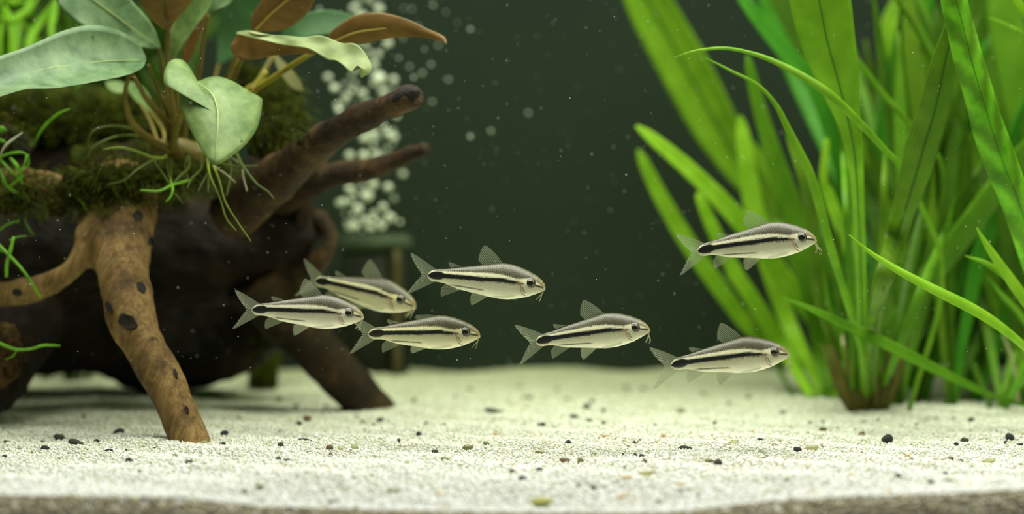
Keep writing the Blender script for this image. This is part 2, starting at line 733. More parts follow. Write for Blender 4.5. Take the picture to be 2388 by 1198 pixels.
def octa_cloud(centres, radii, squash=1.0, jitter=0.35):
    """many small eight-sided grains as arrays"""
    n = len(centres)
    base = np.array([(1, 0, 0), (-1, 0, 0), (0, 1, 0), (0, -1, 0), (0, 0, 1), (0, 0, -1)], dtype=float)
    tri = np.array([(0, 2, 4), (2, 1, 4), (1, 3, 4), (3, 0, 4), (2, 0, 5), (1, 2, 5), (3, 1, 5), (0, 3, 5)])
    a = RNG.uniform(0, 6.283, n)
    b = RNG.uniform(-0.7, 0.7, n)
    ca, sa, cb, sb = np.cos(a), np.sin(a), np.cos(b), np.sin(b)
    vs = base[None] * (1 + RNG.uniform(-jitter, jitter, (n, 6, 1)))
    x = vs[..., 0] * ca[:, None] - vs[..., 1] * sa[:, None]
    y = vs[..., 0] * sa[:, None] + vs[..., 1] * ca[:, None]
    z = vs[..., 2] * squash
    y2 = y * cb[:, None] - z * sb[:, None]
    z2 = y * sb[:, None] + z * cb[:, None]
    V = np.stack([x, y2, z2], -1) * radii[:, None, None] + centres[:, None, :]
    Fc = (tri[None] + (np.arange(n) * 6)[:, None, None]).reshape(-1, 3)
    return V.reshape(-1, 3), Fc


def fast_mesh(name, V, Fc, m, cols=None, smooth_shade=True):
    me = bpy.data.meshes.new(name)
    k = Fc.shape[1]
    me.vertices.add(len(V))
    me.vertices.foreach_set('co', V.astype(np.float32).ravel())
    me.loops.add(Fc.size)
    me.loops.foreach_set('vertex_index', Fc.astype(np.int32).ravel())
    me.polygons.add(len(Fc))
    me.polygons.foreach_set('loop_start', np.arange(0, Fc.size, k, dtype=np.int32))
    me.polygons.foreach_set('use_smooth', np.full(len(Fc), smooth_shade))
    me.materials.append(m)
    me.update()
    me.validate()
    o = bpy.data.objects.new(name, me)
    COL.objects.link(o)
    if cols is not None:
        set_cols(o, cols)
    return o


def build_sand_grains():
    n = 150000
    y = YF + (YB - YF) * RNG.uniform(0, 1, n) ** 1.35
    half = (1194 + 60) / F * y
    x = RNG.uniform(-1, 1, n) * half
    z = np.array([sand_h(a, b) for a, b in zip(x, y)])
    r = RNG.uniform(0.00022, 0.00044, n)
    big = RNG.uniform(0, 1, n) < 0.05
    r[big] *= 1.5
    z = z + r * RNG.uniform(-0.25, 0.35, n)
    keep = np.ones(n, dtype=bool)      # no sand lies on top of the gravel stones
    for (gx, gy, gr) in STONES:
        keep &= ~(((x - gx) / (gr * 1.05)) ** 2 + ((y - gy) / (gr * 1.3)) ** 2 < 1)
    x, y, z, r = x[keep], y[keep], z[keep], r[keep]
    n = len(x)
    # grains in the cut face at the front pane
    k = 7000
    xf = RNG.uniform(-1, 1, k) * 0.09
    drop = RNG.uniform(0, 0.006, k)
    zf = np.array([sand_h(a, YF) for a in xf]) - drop
    yf = YF - 0.0051 * (1 - np.exp(-drop / 0.0030)) - 0.0002 + RNG.uniform(-0.0001, 0.0003, k)
    C = np.vstack([np.stack([x, y, z], 1), np.stack([xf, yf, zf], 1)])
    R = np.concatenate([r, RNG.uniform(0.0003, 0.0005, k)])
    V, Fc = octa_cloud(C, R, 0.8)
    pal = np.array([srgb(236, 236, 234), srgb(226, 226, 220), srgb(214, 210, 192), srgb(242, 242, 242), srgb(196, 188, 152), srgb(176, 168, 134)])
    pick = RNG.choice(len(pal), len(C), p=[0.34, 0.28, 0.14, 0.17, 0.05, 0.02])
    face = np.array([srgb(196, 184, 148), srgb(168, 154, 116), srgb(210, 202, 176), srgb(142, 128, 96)])
    tint = pal[pick]
    tint[n:] = face[RNG.choice(4, k, p=[.35, .3, .2, .15])]
    cols = np.repeat(tint * RNG.uniform(0.9, 1.03, (len(C), 1)), 6, axis=0)
    o = fast_mesh('sand_grain', V, Fc, M['grain'], cols)
    tag(o, 'fine white and cream sand grains covering the aquarium bed', 'sand', kind='stuff')



# ------------------------------------------------------------------ driftwood
def fused(name, tubes, m, parent, voxel=0.0013, bumps=0.0022, bsize=0.014, smooth_it=5, sides=14, fine=0.0006):
    """several limbs grown together into one lumpy surface"""
    V, Fc = [], []
    for rows in tubes:
        px_tube(rows, max(8, 5 * (len(rows) - 1)), sides, V, Fc)
    o = mesh_obj(name, V, Fc, m, parent=parent)
    md = o.modifiers.new('remesh', 'REMESH')
    md.mode = 'VOXEL'
    md.voxel_size = voxel
    md.use_smooth_shade = True
    sm = o.modifiers.new('smooth', 'SMOOTH')
    sm.iterations = smooth_it
    sm.factor = 0.6
    for k, (amp, size) in enumerate(((bumps, bsize), (fine, bsize * 0.28))):
        tx = bpy.data.textures.new(name + '_lumps', 'CLOUDS')
        tx.noise_scale = size
        tx.noise_depth = 2
        ds = o.modifiers.new('lumps', 'DISPLACE')
        ds.texture = tx
        ds.texture_coords = 'LOCAL'
        ds.strength = amp
        ds.mid_level = 0.5
    dg = bpy.context.evaluated_depsgraph_get()
    me = bpy.data.meshes.new_from_object(o.evaluated_get(dg), depsgraph=dg)
    o.modifiers.clear()
    old = o.data
    o.data = me
    bpy.data.meshes.remove(old)
    me.name = name
    me.polygons.foreach_set('use_smooth', [True] * len(me.polygons))
    return o


def pit(name, px, py, part, rx, ry, rot, parent, m):
    """a dark knot hole: a rimmed dish that follows the wood's surface"""
    V, Fc = [], []
    n = 18
    prof = [(1.3, 0.0004), (1.12, -0.0004), (0.95, -0.0003), (0.72, -0.00015), (0.35, -0.0001)]
    yc = front_y(part, px, py, .545)
    for f, dy in prof:
        for j in range(n):
            th = 6.283 * j / n
            wob = 1 + 0.14 * math.sin(2 * th + px) + 0.09 * math.sin(5 * th + py)
            a, b = rx * f * wob * math.cos(th), ry * f * wob * math.sin(th)
            x, y = px + a * math.cos(rot) - b * math.sin(rot), py - a * math.sin(rot) - b * math.cos(rot)
            yy = front_y(part, x, y, yc)
            if abs(yy - yc) > .006:
                yy = yc + .003
            V.append(W(x, y, yy + dy))
    V.append(W(px, py, yc - 0.0001))
    for i in range(len(prof) - 1):
        for j in range(n):
            k = (j + 1) % n
            Fc.append((i * n + j, i * n + k, (i + 1) * n + k, (i + 1) * n + j))
    for j in range(n):
        Fc.append(((len(prof) - 1) * n + j, (len(prof) - 1) * n + (j + 1) % n, len(V) - 1))
    return mesh_obj(name, V, Fc, m, parent=parent)


wood = thing('driftwood', W(445, 1030, 0.526), 'large gnarled brown driftwood with arched roots standing on the sand', 'driftwood')
TRUNK = [
    [(-170, 570, .615, 140), (100, 560, .62, 140), (300, 570, .63, 150), (500, 570, .63, 145), (640, 545, .62, 105), (715, 505, .61, 62)],
    [(-170, 760, .675, 110), (200, 745, .675, 135), (430, 765, .68, 150), (590, 720, .67, 115), (680, 660, .65, 75)],
    [(285, 420, .60, 100), (280, 540, .585, 70), (290, 640, .58, 40)],
]
TANROOT = [
    [(285, 440, .588, 84), (278, 540, .568, 84), (288, 640, .553, 64), (308, 740, .543, 59), (345, 820, .537, 53), (390, 900, .531, 48), (422, 970, .528, 47), (443, 1035, .526, 51), (452, 1080, .525, 54)],
    [(240, 470, .585, 50), (214, 550, .566, 37), (175, 620, .560, 27), (110, 662, .563, 26), (40, 684, .568, 28), (-60, 690, .575, 32)],
    [(-100, 425, .58, 46), (60, 432, .58, 36), (180, 445, .578, 38), (290, 455, .58, 60)],
]
TRUNK += [
    [(60, 690, .62, 120), (5, 820, .60, 100), (-70, 930, .58, 80), (-140, 1030, .57, 75)],
    [(-100, 335, .59, 40), (20, 335, .59, 46), (75, 360, .59, 26)],
    [(-110, 345, .595, 34), (-90, 390, .63, 60), (-60, 470, .64, 80)],
    [(-170, 450, .655, 100), (100, 432, .655, 104), (300, 432, .645, 94), (420, 460, .635, 70)],
    [(560, 500, .625, 80), (615, 400, .622, 56), (640, 310, .625, 38), (645, 250, .632, 26)],
]
RIMS = [
    [(700, 415, .605, 18), (708, 470, .605, 16), (700, 530, .61, 22)],
    [(740, 500, .615, 26), (772, 550, .61, 20), (752, 598, .61, 24), (700, 640, .615, 40)],
]
trunk = fused('trunk', TRUNK, M['woodt'], wood, bumps=0.005, bsize=0.016, fine=0.002)
tan_root = fused('root', TANROOT, M['wood'], wood, voxel=0.001, bumps=0.0024, bsize=0.014)
tag(tan_root, 'pale tan root with dark knot holes')
post_rim = fused('root', RIMS, M['woodb'], wood, voxel=0.001, bumps=0.0016, bsize=0.008)
upper = fused('branch', [[(540, 500, .60, 66), (650, 412, .58, 54), (735, 340, .562, 42), (805, 293, .55, 36), (880, 260, .541, 33), (940, 233, .535, 31), (968, 220, .532, 28)]], M['woodb'], wood, voxel=0.001, bumps=0.0016, bsize=0.009)
tag(upper, 'dark branch with a blunt charred end')
lower = fused('branch', [[(620, 480, .615, 56), (715, 428, .60, 38), (790, 404, .595, 30), (880, 390, .59, 27), (950, 362, .585, 22), (1000, 346, .58, 20)]], M['woodb'], wood, voxel=0.001, bumps=0.0012, bsize=0.009)
root_r = fused('root', [[(590, 640, .62, 84), (670, 735, .625, 72), (740, 815, .628, 60), (808, 890, .632, 55), (866, 955, .636, 54), (905, 1005, .638, 56)]], M['woodr'], wood, voxel=0.0012, bumps=0.001, bsize=0.012)
post = fused('root', [[(640, 700, .72, 46), (628, 790, .715, 38), (615, 860, .71, 34), (610, 960, .708, 36)]], M['moss'], wood, voxel=0.0014, bumps=0.002, bsize=0.01)
tag(post, 'root stump overgrown with green algae')


def front_y(o, px, py, d):
    """distance of the front surface of part o on a view line"""
    base = root_of(o).location
    org = Vector((0, 0, CZ)) - base
    di = (W(px, py, 1.0) - Vector((0, 0, CZ))).normalized()
    ok, loc, nor, idx = o.ray_cast(org, di)
    return (loc + base).y if ok else d


for (px, py, rx, ry, rot) in [(322, 503, 9, 13, .3), (352, 562, 6, 9, .2), (330, 669, 8, 12, .3), (254, 716, 6, 13, .35), (298, 750, 19, 15, -.3), (40, 682, 9, 8, 0), (436, 955, 3, 9, .3), (410, 870, 3, 12, .35)]:
    pit('knot_hole', px, py, tan_root, rx, ry, rot, wood, M['char'])

# charred face at the end of the upper branch
V, Fc = px_tube([(905, 243, front_y(upper, 905, 243, .53) + .0018, 6), (935, 226, front_y(upper, 935, 228, .53) + .0018, 16), (962, 218, front_y(upper, 955, 225, .53) + .001, 17), (974, 222, .531, 12)], 10, 10)
mesh_obj('charred_end', V, Fc, M['char'], parent=wood)

# brown algae lumps on the wood by the left edge
LUMPS = []
for rows in ([(150, 470, .575, 14), (130, 490, .572, 26), (118, 505, .572, 16)], [(10, 765, .565, 20), (28, 800, .562, 22), (15, 850, .562, 34), (-20, 880, .565, 36)],
             [(-20, 470, .572, 30), (60, 455, .568, 32), (110, 450, .57, 20)]):
    LUMPS.append(fused('algae_lump', [rows], M['algae'], wood, voxel=0.0009, bumps=0.003, bsize=0.004, smooth_it=2, fine=0.0015))

# ------------------------------------------------------------------ moss
moss_body = fused('moss_cushion', [
    [(-120, 285, .66, 70), (60, 275, .655, 74), (220, 285, .65, 80), (340, 290, .64, 70), (420, 330, .62, 54)],
    [(600, 340, .605, 40), (650, 318, .60, 42), (700, 305, .595, 26)],
    [(150, 415, .572, 18), (230, 418, .568, 26), (300, 412, .568, 30), (380, 415, .572, 28), (450, 425, .58, 24)],
    [(180, 372, .63, 34), (330, 372, .61, 36), (440, 395, .595, 34), (540, 400, .595, 26)],
    [(560, 180, .64, 40), (640, 230, .635, 44), (690, 280, .62, 34)],
], M['moss'], None, voxel=0.0013, bumps=0.005, bsize=0.006, smooth_it=2, fine=0.003)
tag(moss_body, 'dark olive moss cushion growing over the top of the driftwood', 'moss')


def strands():
    """hair-thin green moss threads nobody could count"""
    V, Fc, C = [], [], []

    def strand(rows, col, n=7, sides=3):
        b = len(V)
        px_tube(rows, n, sides, V, Fc)
        k = len(V) - b
        for i in range(k):
            f = 0.75 + 0.5 * (i / k)
            C.append((col[0] * f, col[1] * f, col[2] * f))
    pal = [srgb(84, 98, 22), srgb(66, 82, 18), srgb(110, 122, 34), srgb(90, 82, 26), srgb(70, 62, 24)]

    HOLD = [trunk, tan_root, upper, lower, root_r, post, moss_body] + LUMPS

    def tuft(x0, x1, y0, y1, d0, d1, cnt, ln, rad, up=0.0, pals=pal):
        done = tries = 0
        while done < cnt and tries < cnt * 4:
            tries += 1
            x, y = random.uniform(x0, x1), random.uniform(y0, y1)
            d = min(front_y(h, x, y, 9) for h in HOLD)
            if d > d1 + .06:
                continue            # nothing here for a thread to grow on
            done += 1
            a = random.uniform(0, 6.283)
            l = ln * random.uniform(0.5, 1.3)
            dx, dy = math.cos(a) * l, math.sin(a) * l * 0.7 - up * l
            dd = random.uniform(-0.006, -0.0015)
            k = random.uniform(-0.4, 0.4)
            r = rad * random.uniform(0.6, 1.3)
            strand([(x, y, d + .0006, r), (x + dx * .5 - dy * k, y + dy * .5 + dx * k, d + dd * .7, r * .9), (x + dx, y + dy + abs(l) * 0.12, d + dd, r * .5)], random.choice(pals))
    tuft(-20, 380, 230, 330, .60, .64, 1100, 42, 1.2, .2)
    tuft(200, 560, 340, 440, .555, .60, 1100, 40, 1.1, -.1)
    tuft(-30, 260, 385, 500, .545, .575, 1300, 34, 1.0, 0)
    tuft(380, 560, 330, 430, .555, .58, 420, 42, 1.1, -.4)
    tuft(560, 720, 150, 340, .585, .62, 900, 38, 1.1, .1)
    tuft(-20, 60, 780, 860, .55, .56, 160, 22, 0.8, 0, [srgb(70, 50, 26), srgb(96, 70, 40), srgb(80, 70, 30)])
    tuft(150, 430, 400, 475, .548, .57, 800, 32, 0.9, -.2)
    tuft(590, 645, 780, 900, .695, .71, 160, 20, 1.2, 0)
    o = mesh_obj('moss_strand', V, Fc, M['strand'], recalc=False)
    set_cols(o, C)
    tag(o, 'tangled hair-fine olive moss threads over the driftwood', 'moss', kind='stuff')


strands()

# ------------------------------------------------------------------ broad-leaved plant on the wood
GT = leaf_mat('grey_green_leaf', srgb(70, 104, 66), srgb(132, 158, 112), 0.05, 0.18, 0.42, True, 160, srgb(84, 92, 50))
GT2 = leaf_mat('pale_green_leaf', srgb(88, 120, 64), srgb(148, 170, 106), 0.05, 0.22, 0.42, True, 160, srgb(96, 104, 60))
GD = leaf_mat('deep_green_leaf', srgb(52, 86, 50), srgb(74, 110, 66), 0.04, 0.2, 0.5, True, 60)
GY = leaf_mat('yellow_green_leaf', srgb(124, 142, 84), srgb(162, 176, 114), 0.04, 0.25, 0.45, True, 120, srgb(96, 96, 40))
BU = leaf_mat('brown_leaf_underside', srgb(128, 96, 54), srgb(164, 126, 74), 0.06, 0.32, 0.5, True, 70)
GU = leaf_mat('olive_leaf_underside', srgb(92, 96, 44), srgb(118, 112, 56), 0.05, 0.3, 0.5, True, 70)
STEM = noisy('olive_leaf_stalk', srgb(96, 84, 32), srgb(136, 120, 56), 160, 0.5, 0.2, translucent=0.2)
STEMY = noisy('yellow_leaf_stalk', srgb(138, 128, 36), srgb(176, 166, 62), 160, 0.5, 0.2, translucent=0.3)
RIB = noisy('pale_leaf_midrib', srgb(150, 166, 96), srgb(176, 188, 116), 120, 0.5)
RIBB = noisy('brown_leaf_midrib', srgb(150, 136, 56), srgb(172, 158, 74), 120, 0.5)

ana = thing('broadleaf_plant', W(410, 340, .57), 'broad-leaved plant with grey-green leaves and brown undersides rooted on the driftwood', 'plant')


def to_rhizome(rows):
    """a stalk or root continued to the creeping stem it grows from"""
    x, y, d, r = rows[-1]
    if y < 335 or abs(d - .575) > .004:
        rows = list(rows) + [(min(max(x, 375), 515), 352, .576, max(r, 3))]
    return rows


def along_rib(rows, m, parent, r=1.6, off=-0.0007):
    V, Fc = px_tube([(x, y, d + off, rr) for (x, y, d, rr) in rows], 14, 6)
    return mesh_obj('midrib', V, Fc, m, parent=parent)


def blade(rows, mats, tilt, cup=.15, wave=0., wf=4., n=44, m=14, twist=0., thick=.0005, stalk=None, sm=STEM, rib=None, ribm=RIB, phase=0., parent=None, bare=False):
    V, Fc, UV, MI = ribbon_geo(rows, n, m, tilt, cup, wave, wf, thick, twist, phase)
    lf = mesh_obj('leaf', V, Fc, mats, parent=parent or ana, mat_idx=MI, uvs=UV)
    if stalk is None and not bare:
        b0 = rows[0]
        stalk = [(b0[0], b0[1], b0[2], 3.5), ((b0[0] * 2 + 440) / 3, (b0[1] + 352) / 2, (b0[2] + .576) / 2, 4)]
    if stalk:
        V, Fc = px_tube(to_rhizome(stalk), 20, 8)
        mesh_obj('leaf_stalk', V, Fc, sm, parent=lf)
    if rib:
        along_rib(rib, ribm, lf)
    return lf


def face_leaf(outline, centre, d0, gx, gy, cup, mats, rings=9, n=72, wob=0.0, stalk=None, rib=None, sm=STEM):
    """a leaf seen on its face: closed outline (px), tilted in depth by gx, gy metres per px"""
    P = spline(list(outline) + [outline[0]], n)[:-1]
    V, UV, Fc, MI = [], [], [], []
    cx, cy = centre
    for layer in (0, 1):
        for r in range(rings + 1):
            f = r / rings
            for j in range(n):
                x, y = cx + (P[j][0] - cx) * f, cy + (P[j][1] - cy) * f
                th = 6.283 * j / n
                d = d0 + gx * (x - cx) + gy * (y - cy) + cup * f * f + wob * f * f * math.sin(3 * th + 1) + layer * 0.0005 * (1 - .8 * f)
                V.append(W(x, y, d))
                UV.append((0.5 + f * 0.5 * math.cos(th), 0.5 + 0.5 * f * math.sin(th)))
        b = layer * (rings + 1) * n
        for r in range(rings):
            for j in range(n):
                k = (j + 1) % n
                q = (b + r * n + j, b + r * n + k, b + (r + 1) * n + k, b + (r + 1) * n + j)
                Fc.append(q if layer == 0 else q[::-1])
                MI.append(layer)
    b = (rings + 1) * n
    for j in range(n):
        k = (j + 1) % n
        Fc.append((rings * n + j, rings * n + k, b + rings * n + k, b + rings * n + j))
        MI.append(0)
    lf = mesh_obj('leaf', V, Fc, mats, parent=ana, mat_idx=MI, uvs=UV)
    bm = bmesh.new()
    bm.from_mesh(lf.data)
    bmesh.ops.remove_doubles(bm, verts=bm.verts, dist=1e-7)
    bm.to_mesh(lf.data)
    bm.free()
    if stalk:
        V, Fc = px_tube(to_rhizome(stalk), 20, 8)
        mesh_obj('leaf_stalk', V, Fc, sm, parent=lf)
    if rib:
        along_rib(rib, RIB, lf)
    return lf


# the heart-shaped leaf hanging in front
face_leaf([(456, 189), (446, 162), (424, 139), (398, 141), (383, 168), (384, 198), (402, 197), (416, 206), (421, 236), (432, 276), (452, 318), (478, 362), (500, 385), (530, 372), (572, 338), (600, 298), (612, 240), (606, 226), (580, 212), (548, 192), (514, 179), (486, 180), (468, 187)],
          (500, 262), .520, 0.00003, -0.000085, .004, [GT2, BU], wob=.0015,
          stalk=[(456, 192, .528, 4), (432, 240, .545, 6), (412, 300, .56, 9), (402, 345, .57, 11)],
          rib=[(458, 192, .5275, 1.2), (492, 216, .5245, 1.7), (507, 255, .521, 1.6), (508, 300, .517, 1.2), (501, 380, .513, .5)])
# the long leaf that leaves the frame at the left
blade([(340, 138, .54, 4, 4), (318, 140, .538, 40, 30), (270, 142, .534, 72, 52), (200, 147, .528, 84, 66), (130, 158, .522, 86, 64), (60, 172, .516, 88, 48), (0, 192, .512, 80, 42), (-60, 214, .510, 62, 30), (-115, 236, .509, 34, 14), (-145, 250, .508, 2, 2)],
      [GT, BU], .75, .42, .05, 2.5, stalk=[(338, 139, .54, 4), (302, 178, .546, 5), (292, 230, .555, 6), (310, 290, .56, 8), (350, 325, .565, 10), (392, 350, .57, 10)],
      rib=[(330, 139, .5385, .9), (200, 147, .5285, 1.2), (60, 172, .5165, 1.1), (-60, 214, .510, .6)])
# leaf above it, going up and left
blade([(372, 112, .56, 3, 3), (340, 88, .557, 30, 24), (290, 52, .552, 58, 42), (235, 15, .548, 68, 52), (170, -35, .544, 60, 50), (100, -95, .54, 4, 4)],
      [GT, BU], .6, .2, .04, 3, stalk=[(370, 110, .56, 4), (378, 160, .565, 5), (392, 250, .57, 6), (402, 330, .575, 7)], rib=[(368, 108, .5595, .9), (290, 52, .552, 1.3), (170, -35, .544, 1.)])
# brown underside of an upright leaf
blade([(392, 70, .548, 5, 5), (386, 48, .547, 34, 30), (380, 10, .545, 66, 68), (374, -40, .541, 78, 80), (366, -110, .538, 50, 52), (362, -150, .536, 3, 3)],
      [GT, BU], -.5, .25, .03, 2, stalk=[(392, 68, .548, 6.5), (391, 110, .55, 6.5), (393, 170, .555, 6), (404, 260, .562, 7), (404, 340, .57, 8)], rib=[(392, 72, .5475, 3), (382, 20, .5455, 2.6), (372, -60, .5415, 2)], ribm=STEM)
# pale narrow leaf seen almost edge on, and its brown back
blade([(404, 142, .556, 6, 10), (418, 100, .554, 14, 26), (446, 50, .552, 26, 30), (476, 5, .55, 26, 22), (510, -50, .548, 4, 4)],
      [GT2, BU], .55, .3, .06, 2, stalk=[(404, 140, .556, 4), (412, 200, .56, 5), (408, 340, .57, 7)])
blade([(424, 165, .562, 4, 4), (442, 120, .56, 12, 14), (462, 70, .558, 10, 12), (484, 10, .556, 4, 4)], [BU, BU], .3, .2, .04, 2)
# small leaf at the top with a tall stalk
blade([(486, 32, .56, 3, 3), (500, 12, .558, 18, 16), (530, -15, .556, 30, 26), (580, -60, .552, 3, 3)], [GT, BU], .6, .2, stalk=[(486, 30, .56, 5), (474, 100, .563, 5.5), (462, 185, .568, 6), (432, 300, .575, 7)])
# brown leaf above
blade([(592, 74, .555, 4, 4), (606, 54, .554, 30, 24), (640, 26, .552, 50, 36), (690, -14, .55, 50, 40), (760, -70, .547, 4, 4)], [GT, BU], -.45, .2, .04, 2,
      stalk=[(590, 76, .555, 6), (566, 130, .56, 6), (545, 185, .567, 6), (500, 300, .578, 7)], rib=[(594, 72, .5543, 2.4), (640, 26, .5515, 2), (690, -14, .5495, 1.5)], ribm=RIBB)
# curled leaf pointing right: brown curled rim and yellow-green upper face
blade([(548, 92, .545, 4, 4), (562, 100, .543, 30, 28), (600, 104, .540, 30, 28), (650, 108, .538, 18, 24), (700, 112, .536, 12, 20), (745, 118, .536, 6, 10)], [BU, BU], -.5, .3, .12, 3, stalk=[(552, 128, .546, 6), (536, 170, .555, 7), (505, 260, .568, 7)])
blade([(552, 78, .5405, 3, 3), (590, 80, .5385, 9, 7), (640, 92, .536, 11, 8), (690, 96, .533, 14, 11), (745, 106, .530, 22, 18), (790, 120, .526, 30, 22), (828, 136, .522, 34, 24), (852, 158, .519, 26, 14), (842, 180, .518, 2, 2)],
      [GY, GU], .62, .2, .22, 4.5, n=60, bare=True)
# dull green leaf behind and the brown leaf reaching far right
blade([(650, 100, .59, 4, 4), (690, 70, .588, 26, 24), (750, 56, .586, 32, 30), (810, 56, .584, 24, 22), (850, 66, .583, 3, 3)], [GD, GD], .5, .2)
blade([(758, 108, .552, 4, 4), (785, 90, .55, 24, 20), (830, 74, .546, 33, 31), (885, 64, .542, 31, 28), (945, 66, .538, 21, 18), (995, 78, .534, 11, 9), (1030, 90, .531, 8, 6), (1040, 102, .53, 2, 2)],
      [GT, BU], -.55, .3, .05, 2, stalk=[(760, 106, .552, 5), (700, 140, .558, 6), (640, 180, .565, 7), (590, 215, .572, 7), (520, 300, .58, 7)], sm=STEMY, rib=[(765, 102, .551, 1.6), (830, 76, .5455, 1.8), (900, 66, .541, 1.3)], ribm=RIBB)
# deep green blurred leaves at the back
blade([(510, 150, .63, 4, 4), (540, 100, .63, 40, 36), (570, 40, .628, 60, 52), (610, -30, .625, 40, 40), (640, -80, .62, 3, 3)], [GD, GD], .4, .2)
blade([(300, 200, .61, 3, 3), (285, 205, .61, 14, 12), (262, 200, .61, 13, 11), (246, 192, .61, 2, 2)], [GT2, GD], .5, .2)
blade([(352, 262, .60, 3, 3), (335, 232, .60, 16, 14), (312, 205, .60, 15, 13), (300, 192, .60, 2, 2)], [GT2, GD], .4, .2)
blade([(640, 128, .60, 3, 3), (660, 160, .598, 12, 12), (690, 196, .596, 14, 12), (706, 214, .595, 2, 2)], [GU, GU], .4, .2)
# bare stalks
for rows in ([(312, 180, .55, 5), (345, 235, .556, 7), (385, 280, .565, 8), (404, 310, .57, 8)], [(345, 152, .552, 4), (372, 215, .56, 5), (392, 270, .566, 6)],
             [(622, 165, .585, 6), (596, 200, .585, 9), (570, 222, .585, 8)], [(560, 120, .57, 4), (548, 160, .57, 4), (538, 200, .575, 4)]):
    V, Fc = px_tube(to_rhizome(rows), 18, 8)
    mesh_obj('leaf_stalk', V, Fc, STEM if rows[0][0] < 500 else STEMY, parent=ana)
rz = fused('rhizome', [[(360, 345, .578, 14), (400, 342, .574, 26), (450, 355, .575, 24), (520, 360, .58, 18)]], STEM, ana, voxel=.0009, bumps=.002, bsize=.004, smooth_it=2)

ROOTG = noisy('green_root', srgb(104, 124, 30), srgb(140, 158, 52), 200, 0.5, translucent=0.3)
ROOTD = noisy('dull_green_root', srgb(72, 88, 24), srgb(98, 112, 38), 200, 0.5, translucent=0.3)
ROOTP = noisy('pale_root', srgb(136, 134, 96), srgb(166, 164, 124), 200, 0.5, translucent=0.3)
ROOTB = noisy('bright_green_root', srgb(110, 170, 30), srgb(140, 196, 50), 200, 0.5, translucent=0.35)
ROOTS = [
    (ROOTG, [(484, 372, .55, 3), (490, 410, .535, 3), (512, 460, .528, 2.6), (528, 510, .525, 2.4), (551, 537, .524, 1.6)]),
    (ROOTG, [(496, 380, .548, 3), (511, 420, .532, 3), (525, 470, .526, 2.8), (552, 515, .522, 2.4), (585, 562, .52, 1.7)]),
    (ROOTP, [(500, 385, .55, 2.4), (525, 405, .54, 2.6), (549, 425, .535, 2)]),
    (ROOTP, [(560, 382, .555, 2.2), (567, 410, .545, 2.4), (576, 445, .54, 2)]),
    (ROOTD, [(545, 350, .555, 4), (565, 385, .545, 4), (598, 428, .54, 3), (625, 447, .538, 2.4), (640, 465, .536, 1.8)]),
    (ROOTD, [(510, 378, .556, 3), (550, 388, .55, 3), (600, 386, .548, 2)]),
    (ROOTD, [(488, 395, .553, 2), (475, 420, .548, 2), (461, 448, .545, 1.6)]),
    (ROOTD, [(486, 400, .553, 2), (486, 430, .548, 2), (485, 450, .546, 1.5)]),
    (ROOTD, [(538, 380, .556, 2), (538, 410, .55, 2), (528, 458, .546, 1.5)]),
    (ROOTG, [(385, 366, .56, 3.4), (360, 368, .55, 3.4), (315, 352, .545, 3.4), (280, 344, .542, 3.4), (240, 348, .54, 2)]),
    (ROOTD, [(322, 310, .575, 3), (290, 297, .565, 3.4), (250, 295, .558, 3.2), (215, 308, .555, 3), (202, 345, .555, 2.2)]),
    (ROOTD, [(330, 320, .575, 3), (285, 316, .56, 3), (250, 325, .555, 3), (215, 345, .553, 2.6), (205, 370, .553, 2)]),
    (ROOTD, [(360, 370, .56, 2.4), (320, 395, .552, 2.4), (290, 420, .55, 2), (250, 430, .55, 1.6)]),
    (ROOTB, [(440, 420, .555, 3), (400, 432, .545, 3), (370, 445, .542, 2.8), (327, 443, .54, 2)]),
    (ROOTB, [(398, 420, .55, 2.4), (403, 440, .543, 2.8), (398, 458, .541, 2.4), (386, 471, .54, 1.2)]),
    (ROOTD, [(360, 372, .56, 2), (380, 405, .55, 2), (398, 432, .545, 1.6)]),
    (ROOTD, [(400, 440, .55, 1.6), (412, 455, .546, 1.6), (426, 474, .545, 1)]),
    (ROOTD, [(440, 390, .56, 2.6), (420, 410, .55, 2.6), (395, 440, .546, 1.6)]),
    (ROOTD, [(470, 392, .56, 2.6), (448, 415, .552, 2.6), (436, 440, .548, 1.4)]),
]
for m_, rows in ROOTS:
    x0, y0, _d, r0 = rows[0]
    foot = (min(max(x0, 375), 515), 354, .575, r0 * .7)
    if m_ is ROOTB:
        V, Fc = px_tube([foot, ((foot[0] + x0) / 2 - 8, (354 + y0) / 2, (.575 + rows[0][2]) / 2, 1.4), (x0, y0, rows[0][2], 1.4)], 12, 6)
        mesh_obj('root', V, Fc, ROOTD, parent=ana)
        V, Fc = px_tube(rows, 18, 6)
    else:
        V, Fc = px_tube([foot] + rows, 22, 6)
    mesh_obj('root', V, Fc, m_, parent=ana)

# ------------------------------------------------------------------ bright moss sprigs and grassy plant at the left edge
SPRIG = noisy('bright_green_sprig', srgb(96, 158, 26), srgb(146, 206, 60), 260, 0.45, translucent=0.35)
SPRIGW = noisy('pale_dead_sprig', srgb(176, 178, 150), srgb(206, 206, 180), 260, 0.5)


def wood_at(px, py):
    """the nearest spot on the driftwood under a pixel, as a row for a thread's foot"""
    best = None
    for dy in (0, 15, -15, 30, -30, 50, -50, 80, -80):
        for dx in (0, -15, 15, -35):
            d = min(front_y(h, px + dx, py + dy, 9) for h in [trunk, tan_root, moss_body] + LUMPS)
            if d < .63:
                return (px + dx, py + dy, d + .0006, 1.1)
    return (px, py + 40, .60, 1.1)


